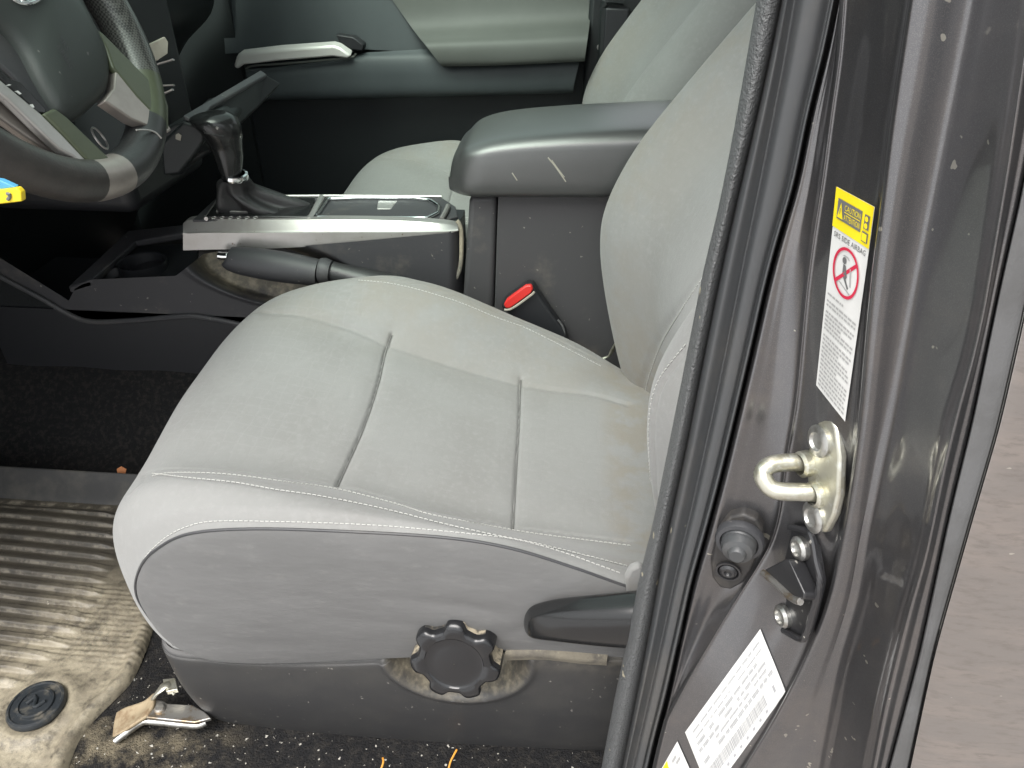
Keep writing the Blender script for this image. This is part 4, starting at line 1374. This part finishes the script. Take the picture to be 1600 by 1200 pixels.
# ------------------------------------------------------------------ parking brake
pb = thing('parking_brake', 'grey parking brake handle lying in the dusty console well', 'hand brake', U((500, 440), y=1.0))
gp = [(356, 402, 13.5), (360, 404, 17), (380, 408, 20), (420, 414, 22), (460, 420, 21.5), (498, 426, 19)]
P = np.array([U((a, b_), y=.985) for a, b_, c in gp])
rr_ = [c / 1000 * 1.05 for a, b_, c in gp]
mb = MB().tube(P, np.array(rr_), 20, sub=50)
obj('grip', mb, M['plastic'], pb, smooth=60)
mb = MB().tube([U((357, 400), y=.985), U((348, 400), y=.985), U((341, 399), y=.985)], .0058, 14)
obj('release_button', mb, M['chrome'], pb, bevel=.001)
mb = MB().tube([U((500, 422), y=.985), U((507, 423), y=.985), U((517, 425), y=.985)], np.array([.018, .0195, .017]), 20)
obj('grip_collar', mb, M['plastic'], pb, smooth=50)
mb = MB().tube([U(p, y=.99) for p in [(515, 424), (545, 432), (590, 446), (650, 466), (720, 500)]], np.array([.016, .017, .022, .026, .03]), 20, sub=40)
obj('boot', mb, M['leather'], pb, smooth=60)

# ------------------------------------------------------------------ seat belt buckle
bk = thing('seat_belt_buckle', 'black seat belt buckle with bright red button beside the seat', 'buckle', U((850, 500), y=.985))
f1 = [(782, 480), (790, 470), (822, 446), (833, 446), (840, 458), (862, 490), (884, 520), (890, 545), (870, 552), (838, 532), (806, 500)]
obj('buckle_body', MB().prism([U(p, y=.970) for p in f1], (0, .022, 0)), M['plastic_dark'], bk, bevel=.004)
f2 = [(787, 477), (792, 468), (821, 447), (830, 446), (833, 452), (829, 459), (797, 482), (790, 482)]
obj('red_button', MB().prism([U(p, y=.966) for p in f2], (0, .008, 0)), M['red'], bk, bevel=.002)
mb = MB().tube([U(p, y=.964) for p in [(788, 484), (800, 482), (830, 461), (835, 456)]], .0018, 6, sub=14)
obj('button_rim', mb, M['card'], bk)
mb = MB().tube([U(p, y=.972) for p in [(872, 500), (878, 508), (882, 520), (882, 540)]], .0016, 6, sub=14)
obj('buckle_wire', mb, M['strip'], bk)

mb = MB().tube([U(p, y=.975) for p in [(942, 560), (952, 556), (958, 545), (964, 535)]], .004, 8, sub=14, flat=.5)
obj('buckle_anchor', mb, M['zinc'], bk)
# dusty rounded rear rim of the middle console
mb = MB().tube([U(p, y=1.012) for p in [(714, 345), (719, 352), (721, 372), (720, 410), (714, 432), (700, 446)]], .0032, 8, sub=40)
obj('rear_rim', mb, M['well'], con)
# ------------------------------------------------------------------ dashboard
dash = thing('dashboard', 'dark plastic dashboard with the centre stack jutting over the footwell', 'dashboard', (-.8, 1.1, -.4))
pf = [(-.62, .10), (-.66, .04), (-.74, -.04), (-.76, -.12), (-.78, -.20), (-.86, -.27), (-.92, -.36), (-1.02, -.55), (-1.12, -.74), (-1.12, -.80)]
rowsD = []
for y, dx in ((.36, -.02), (.5, .0), (.8, .0), (1.0, .0), (1.25, .0), (1.5, .0), (1.74, -.03)):
    rowsD.append([(x + dx, y, z) for x, z in pf])
obj('dash_shell', MB().grid(loft(rowsD, 60, 60)), M['dash'], dash, smooth=60)
# centre stack lower lip
lipo = [U((255, 275), y=1.024), U((250, 225), y=1.024), U((285, 190), y=1.024), U((318, 200), y=1.024), U((318, 222), y=1.024), U((300, 248), y=1.024), U((280, 272), y=1.024)]
obj('stack_cheek', MB().prism(lipo, (-.02, .16, 0)), M['dash'], dash, bevel=.004, seg=3)
A = [U((285, 189), y=1.03), U((412, 115), y=1.29), U((440, 130), y=1.29), U((402, 166), y=1.25), U((330, 235), y=1.05), U((312, 215), y=1.03)]
obj('stack_body', MB().prism([U(p, y=1.062) for p in [(262, 276), (252, 225), (285, 192), (330, 180), (352, 200), (345, 228), (300, 258), (284, 274)]], (-.03, .16, 0)), M['dash'], dash, bevel=.006)
lp = MB()
lp.prism2(np.array([A[0] + (0, 0, -.008), A[1] + (0, 0, -.008), A[2] + (0, 0, -.03), A[3] + (0, 0, -.03), A[4], A[5]]) + np.array([-.05, 0, -.012]), np.array([A[0], A[1], A[2], A[3], A[4], A[5]]))
obj('stack_lip', lp, M['dash'], dash, bevel=.003)
lp = MB()
lp.prism([U((287, 187), y=1.029), U((408, 115), y=1.29), U((418, 122), y=1.29), U((330, 172), y=1.09), U((314, 193), y=1.035), U((300, 194), y=1.029)], (0, 0, .006))
obj('lip_top', lp, M['plastic'], dash, bevel=.002)
mb = MB().box((-.90, 1.03, -.40), (-.66, 1.28, -.02))
obj('center_stack', mb, M['plastic_dark'], dash, bevel=.02, seg=4)
mb = MB()
c = U((280, 214), y=1.0235)
s = .0055
mb.prism([c + np.array(q) * s for q in [(-1, 0, -.5), (.2, 0, -.9), (.8, 0, .4), (.1, 0, 1), (-.7, 0, .6)]], (0, -.0012, 0))
obj('socket_mark', mb, M['card'], dash, smooth=0)
# glove box edges
mb = MB()
mb.tube([(-.735, 1.30, .02), (-.742, 1.305, -.05), (-.76, 1.31, -.13)], .004, 6, sub=20)
obj('glove_box_edge', mb, M['plastic'], dash)
mb = MB()
mb.tube([(-.725, 1.50, .03), (-.742, 1.505, -.05), (-.765, 1.5, -.14), (-.80, 1.46, -.2)], .006, 6, sub=20)
obj('glove_box_edge', mb, M['plastic'], dash)
# slim metal slats beside the wheel rim and the pale card tucked behind it
for (pa, pb_, y) in (((238, 103), (271, 93), 1.00), ((246, 134), (272, 133), 1.00), ((248, 150), (270, 140), 1.00)):
    mb = MB().tube([U(pa, y=y), U(pb_, y=y)], .0028, 8, flat=.5)
    obj('vent_slat', mb, M['silver'], dash)
crd = tag(obj('card', MB().prism([U(p, y=.99) for p in [(228, 72), (258, 58), (263, 66), (262, 84), (238, 100), (228, 92)]], (-.004, .004, 0)), M['card'], smooth=0, bevel=.0008),
          'beige folded card tucked beside the steering wheel rim', 'card')

# ------------------------------------------------------------------ steering wheel
be = R(24.4)
WC = np.array([-.5415, .73, -.087])
WN = np.array([math.cos(be), 0, math.sin(be)])
WY = np.array([0, 1.0, 0])
WU = np.cross(WN, WY)
if WU[2] < 0:
    WU = -WU
sw = thing('steering_wheel', 'black leather steering wheel with silver spokes and airbag hub', 'steering wheel', tuple(WC))


def W(p, h=0.0):
    return UP(p, WC + WN * h, WN)


NR, NT = 220, 26
ph = np.linspace(0, 2 * math.pi, NR, endpoint=False)
tt = np.linspace(0, 2 * math.pi, NT, endpoint=False)
Gt = np.zeros((NR, NT, 3))
for k, a in enumerate(ph):
    d = math.cos(a) * WY + math.sin(a) * WU
    r_ = .0215
    Gt[k] = WC + d * .1640 + r_ * (np.cos(tt)[:, None] * d * .96 + np.sin(tt)[:, None] * WN)


def ang_of(p):
    v = W(p) - WC
    return math.atan2(np.dot(v, WU), np.dot(v, WY))


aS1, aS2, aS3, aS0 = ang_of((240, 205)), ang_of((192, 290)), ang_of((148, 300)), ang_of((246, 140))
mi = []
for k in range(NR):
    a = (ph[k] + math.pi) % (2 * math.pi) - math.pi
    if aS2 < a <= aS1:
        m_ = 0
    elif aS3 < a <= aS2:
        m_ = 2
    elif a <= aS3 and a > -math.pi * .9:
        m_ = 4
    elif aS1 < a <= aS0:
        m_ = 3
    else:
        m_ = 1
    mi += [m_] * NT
mb = MB()
F = []
for j in range(NR):
    for i in range(NT):
        F.append((j * NT + i, j * NT + (i + 1) % NT, ((j + 1) % NR) * NT + (i + 1) % NT, ((j + 1) % NR) * NT + i))
mb.add(Gt.reshape(-1, 3), F, mi)
obj('rim', mb, [M['leather'], M['carbon'], M['silver_warm'], M['olive_reflection'], M['dusty_leather']], sw, smooth=60)
# perforation dots on the rim top section (small dark dimples standing in rows)
# hub pad
hp = [(112, -20), (122, 8), (143, 52), (154, 72), (164, 99), (166, 121), (162, 146), (148, 164), (116, 189), (91, 187), (80, 176), (55, 137), (27, 85), (0, 53), (-40, 20), (-95, -30), (-120, -90), (-80, -160), (0, -190), (80, -160), (108, -90)]
hb = resamp(np.array([W(p, .004) for p in hp + [hp[0]]]), 120)[:-1]
hc = hb.mean(0)
rings = [hb + WN * -.03, hb + WN * -.004, hc + (hb - hc) * .985 + WN * .004, hc + (hb - hc) * .95 + WN * .009, hc + (hb - hc) * .88 + WN * .013, hc + (hb - hc) * .6 + WN * .021, hc + (hb - hc) * .3 + WN * .025, hc + (hb - hc) * .02 + WN * .026]
obj('airbag_pad', MB().grid(np.stack(rings), cu=True), M['pad'], sw, smooth=60)
padG = np.concatenate([np.stack(rings), np.stack(rings)[:, :1]], 1)
bvPad = bvh_of(padG)


def pad_pt(p, lift=.0006):
    q_, n_ = cast(bvPad, p)
    return q_ + n_ * lift


mb = MB()
e0 = [(40 + 28 * math.cos(t), -16 + 22 * math.sin(t)) for t in np.linspace(0, 2 * math.pi, 40, endpoint=False)]
mb.tube([pad_pt(p) for p in e0], .0020, 8, closed=True)
mb.tube([pad_pt((40 + 11 * math.cos(t), -16 + 20 * math.sin(t))) for t in np.linspace(0, 2 * math.pi, 24, endpoint=False)], .0016, 8, closed=True)
mb.tube([pad_pt((40 + 18 * math.cos(t), -24 + 8 * math.sin(t))) for t in np.linspace(0, 2 * math.pi, 24, endpoint=False)], .0016, 8, closed=True)
obj('emblem', mb, M['chrome'], sw, smooth=60)
# embossed airbag lettering
def pad_text(mbx, txt, p0, du, dv):
    cu = bpy.data.curves.new('t', 'FONT')
    cu.body = txt
    cu.resolution_u = 2
    o = bpy.data.objects.new('t', cu)
    me = o.to_mesh()
    V = np.array([q.co[:] for q in me.vertices])
    Fc = [tuple(q.vertices) for q in me.polygons]
    o.to_mesh_clear()
    bpy.data.objects.remove(o)
    bpy.data.curves.remove(cu)
    w_ = V[:, 0].max()
    mbx.add([pad_pt((p0[0] + du[0] * v[0] / w_ + dv[0] * v[1], p0[1] + du[1] * v[0] / w_ + dv[1] * v[1]), .0004) for v in V], Fc)


mb = MB()
pad_text(mb, 'SRS', (90, 60), (14, 20), (8, -6))
pad_text(mb, 'AIRBAG', (86, 72), (24, 36), (8, -6))
obj('pad_lettering', mb, M['plastic'], sw, smooth=0)
# left spoke panel, buttons
mb = MB().prism([W(p, -.002) for p in [(-70, 0), (0, 60), (27, 92), (55, 143), (80, 180), (70, 186), (52, 172), (14, 122), (-70, 45)]], WN * .006)
obj('spoke_cover', mb, M['plastic'], sw, bevel=.002)
bp = obj('button_pod', MB().prism([W(p, -.002) for p in [(-60, 70), (4, 130), (20, 134), (62, 178), (62, 186), (48, 184), (2, 142), (-60, 86)]], WN * .010), M['plastic_smooth'], sw, bevel=.002)
mb = MB()
for pts in ([(22, 143), (27, 142), (33, 147), (30, 148), (26, 145)], [(46, 164), (50, 163), (53, 168), (49, 170)], [(8, 134), (13, 132), (17, 133), (13, 134.5)]):
    mb.prism([W(p, .0082) for p in pts], WN * .0008)
obj('button_mark', mb, M['white_label'], bp, smooth=0)


def spoke(name, pts, h, th_, m_, bev=.0025):
    return obj(name, MB().prism([W(p, h) for p in pts], WN * th_), M[m_], sw, bevel=bev)


spoke('silver_spoke', [(-70, 80), (3, 142), (52, 182), (88, 217), (121, 252), (136, 269), (142, 281), (136, 281), (122, 268), (104, 250), (82, 239), (44, 203), (0, 161), (-70, 104)], .004, .009, 'silver')
spoke('spoke_underside', [(-70, 102), (0, 160), (44, 201), (84, 240), (96, 250), (70, 244), (30, 220), (-70, 150)], -.010, .010, 'silver_warm')
spoke('spoke_inlay', [(56, 184), (74, 175), (93, 189), (130, 224), (171, 263), (203, 285), (188, 290), (149, 279), (124, 255), (90, 218)], .004, .010, 'olive_reflection')
spoke('spoke_inlay', [(140, 48), (152, 56), (192, 96), (220, 124), (250, 152), (256, 172), (256, 208), (242, 193), (205, 155), (168, 110), (158, 80)], .010, .008, 'olive_reflection')
spoke('silver_spoke', [(165, 97), (171, 112), (205, 152), (242, 191), (255, 210), (250, 214), (236, 207), (214, 203), (192, 194), (149, 165), (164, 146), (167, 121)], .004, .013, 'silver_warm', .004)
obj('stitch_line', MB().tube([W(p, .0215) for p in [(213, 203), (230, 203), (243, 207), (252, 216)]], .0010, 6, sub=20), M['silver'], sw)
# steering column behind
mb = MB().tube([WC - WN * .02, WC - WN * .10, WC - WN * .30], np.array([.045, .062, .07]), 28, sub=20)
obj('column_shroud', mb, M['plastic_dark'], sw, smooth=50)
ic = W((156, 216), -.052)
obj('column_cover', MB().prism([W(p, -.075) for p in [(100, 160), (175, 170), (215, 215), (190, 265), (140, 262), (100, 215)]], WN * .012), M['plastic_dark'], sw, bevel=.004)
rr3 = [ic + WY * .0065 * math.cos(t) + WU * .0125 * math.sin(t) for t in np.linspace(0, 2 * math.pi, 36, endpoint=False)]
obj('ignition_ring', MB().tube(rr3, .0012, 8, closed=True), M['silver'], sw)

# ------------------------------------------------------------------ blue and yellow card hanging low at the left
kt = thing('tag', 'yellow and sky blue plastic tag hanging under the steering wheel rim', 'tag', U((10, 305), y=.545))
n_ = (0, .006, .0)
obj('tag_face', MB().prism([U(p, y=.545) for p in [(-40, 296), (0, 297), (26, 294), (33, 301), (34, 315), (0, 319), (-40, 321)]], n_), M['tag_yellow'], kt, bevel=.001)
obj('tag_top', MB().prism([U(p, y=.548) for p in [(-40, 276), (0, 282), (24, 293), (0, 297), (-40, 297)]], n_), M['blue'], kt, bevel=.001)
mb = MB().tube([U(p, y=.5445) for p in [(11, 303), (15, 303), (15, 308), (12, 312)]], .0014, 6, sub=8)
obj('tag_mark', mb, M['ink'], kt)

# ------------------------------------------------------------------ passenger door
pd = thing('passenger_door', 'dark and light grey passenger door panel with silver pull handle on the far side', 'door', (-.3, 1.78, -.6))
mb = MB().box((-1.1, 1.78, -.85), (.02, 1.84, .0))
obj('door_panel', mb, M['door_low'], pd, bevel=.004)
obj('door_window', MB().grid([[(-.95, 1.81, -.02), (.05, 1.81, -.02)], [(-.40, 1.80, .38), (.05, 1.80, .38)]]), M['glass'], pd, smooth=0)
# upper dark trim leaning in
up = loft([[U((340, -70), y=1.80), U((600, -70), y=1.80), U((640, -70), y=1.80)], [U((338, 0), y=1.78), U((500, 0), y=1.78), U((640, 0), y=1.78)], [U((350, 60), y=1.765), U((520, 52), y=1.765), U((690, 60), y=1.765)], [U((352, 84), y=1.758), U((520, 76), y=1.758), U((690, 84), y=1.758)]], 40, 30)
obj('upper_trim', MB().grid(up), M['door_dark'], pd, smooth=60)
# light upholstered armrest pad
pad = [[(562, -70), (700, -70), (930, -70)], [(610, -4), (750, -4), (926, -4)], [(641, 40), (760, 36), (922, 30)], [(656, 60), (770, 55), (920, 47)], [(666, 72), (780, 68), (918, 62)], [(686, 98), (790, 96), (914, 90)], [(692, 104), (790, 102), (913, 96)]]
dy = [1.775, 1.765, 1.745, 1.700, 1.672, 1.668, 1.685]
pdG = loft([[U(p, y=y + (0 if i else .012)) for i, p in enumerate(r_)] for r_, y in zip(pad, dy)], 60, 60)
mbp = MB().grid(pdG)
mbp.grid(np.stack([pdG[:, 0], pdG[:, 0] + np.array([0, .09, 0])])).grid(np.stack([pdG[-1], pdG[-1] + np.array([0, .09, 0])])).grid(np.stack([pdG[:, -1], pdG[:, -1] + np.array([0, .09, 0])]))
obj('armrest_pad', mbp, M['door_light'], pd, smooth=60)
# lower pull and pocket ledge
low = [[(385, 108), (420, 106), (545, 92), (570, 82), (680, 76), (700, 100), (905, 92)], [(384, 112), (420, 110), (545, 98), (572, 92), (685, 92), (702, 106), (905, 98)], [(388, 130), (420, 128), (545, 120), (580, 120), (690, 120), (705, 122), (900, 118)],
       [(392, 156), (430, 154), (545, 151), (600, 149), (700, 146), (800, 144), (895, 141)], [(392, 160), (430, 158), (545, 155), (600, 153), (700, 150), (800, 148), (895, 145)]]
dy = [1.73, 1.712, 1.705, 1.71, 1.75]
lo3 = loft([[U(p, y=y) for p in r_] for r_, y in zip(low, dy)], 90, 40, False, True)
obj('pocket_ledge', MB().grid(lo3), M['door_dark'], pd, smooth=50)
hd = [(374, 82), (382, 76), (440, 69), (524, 63), (534, 66), (553, 79), (545, 83), (524, 80), (440, 87), (386, 93), (376, 100), (370, 96)]
obj('pull_handle', MB().prism([U(p, y=1.715) for p in hd], (0, -.022, -.008)), M['lit_silver'], pd, bevel=.006)
mb = MB().prism([U(p, y=1.715) for p in [(524, 54), (552, 58), (568, 70), (566, 80), (548, 78), (530, 66)]], (0, .03, 0))
obj('switch_block', mb, M['plastic_dark'], pd, bevel=.003)
mb = MB().tube([U(p, y=1.70) for p in [(384, 108), (395, 103), (450, 99), (545, 90), (556, 84)]], .0022, 6, sub=30)
obj('pull_edge', mb, M['door_light'], pd)

# ------------------------------------------------------------------ small debris
q0 = U((188, 738), z=FLOOR + .050)
mb = MB().prism([q0 + np.array(q) for q in [(-.006, 0, -.006), (.004, .002, -.008), (.008, .004, .002), (.002, .003, .008), (-.005, .001, .004)]], (0, .001, .001))
tag(obj('dry_leaf', mb, M['leaf'], smooth=0), 'small brown scrap of dry leaf on the mat by the seat front', 'leaf')
for k, pts in enumerate(([(590, 1212), (596, 1200), (599, 1190), (598, 1184)], [(700, 1205), (704, 1190), (710, 1178), (714, 1171)])):
    mb = MB().tube([U(p, z=FLOOR + .004 + .004 * i) for i, p in enumerate(pts)], .0011, 6, sub=14)
    tag(obj('pine_needle', mb, M['needle']), ('short orange pine needle standing on the carpet left of the other',
                                              'longer curved orange pine needle on the carpet below the height knob')[k], 'pine needle', 'orange pine needles on the carpet')

# ------------------------------------------------------------------ camera, light, world
cam = bpy.data.cameras.new('camera')
co_ = bpy.data.objects.new('camera', cam)
COL.objects.link(co_)
cam.sensor_width = 36
cam.lens = FPX / 1600 * 36
cam.clip_start = .02
cam.clip_end = 500
co_.matrix_world = Matrix(((RGT[0], UPV[0], -FWD[0], 0), (RGT[1], UPV[1], -FWD[1], 0), (RGT[2], UPV[2], -FWD[2], 0), (0, 0, 0, 1)))
SC.camera = co_

EL, AZ = R(60), R(205)       # sun high over the open door side, veiled
sd = np.array([math.sin(AZ) * math.cos(EL), math.cos(AZ) * math.cos(EL), math.sin(EL)])
su = bpy.data.lights.new('sun', 'SUN')
su.energy = 1.5
su.angle = R(50)
su.color = (1, .96, .90)
so_ = bpy.data.objects.new('sun', su)
COL.objects.link(so_)
so_.rotation_euler = Vector(sd).to_track_quat('Z', 'Y').to_euler()
so_.location = (-1, -3, 4)
w = bpy.data.worlds.new('World')
SC.world = w
w.use_nodes = True
nt = w.node_tree
sk = nt.nodes.new('ShaderNodeTexSky')
sk.sky_type = 'NISHITA'
sk.sun_disc = False
sk.sun_elevation = EL
sk.sun_rotation = AZ
sk.air_density = 1.0
sk.dust_density = 4.0
sk.ozone_density = 1.0
bg = nt.nodes['Background']
bg.inputs['Strength'].default_value = .15
hs = nt.nodes.new('ShaderNodeHueSaturation')      # veiled, milky sky
hs.inputs['Saturation'].default_value = .18
hs.inputs['Hue'].default_value = .455
nt.links.new(sk.outputs[0], hs.inputs['Color'])
nt.links.new(hs.outputs[0], bg.inputs['Color'])
SC.view_settings.view_transform = 'Standard'
SC.view_settings.look = 'None'
SC.view_settings.gamma = 1
SC.view_settings.exposure = 0.96
SC.cycles.use_denoising = True
SC.cycles.max_bounces = 8
SC.cycles.diffuse_bounces = 4
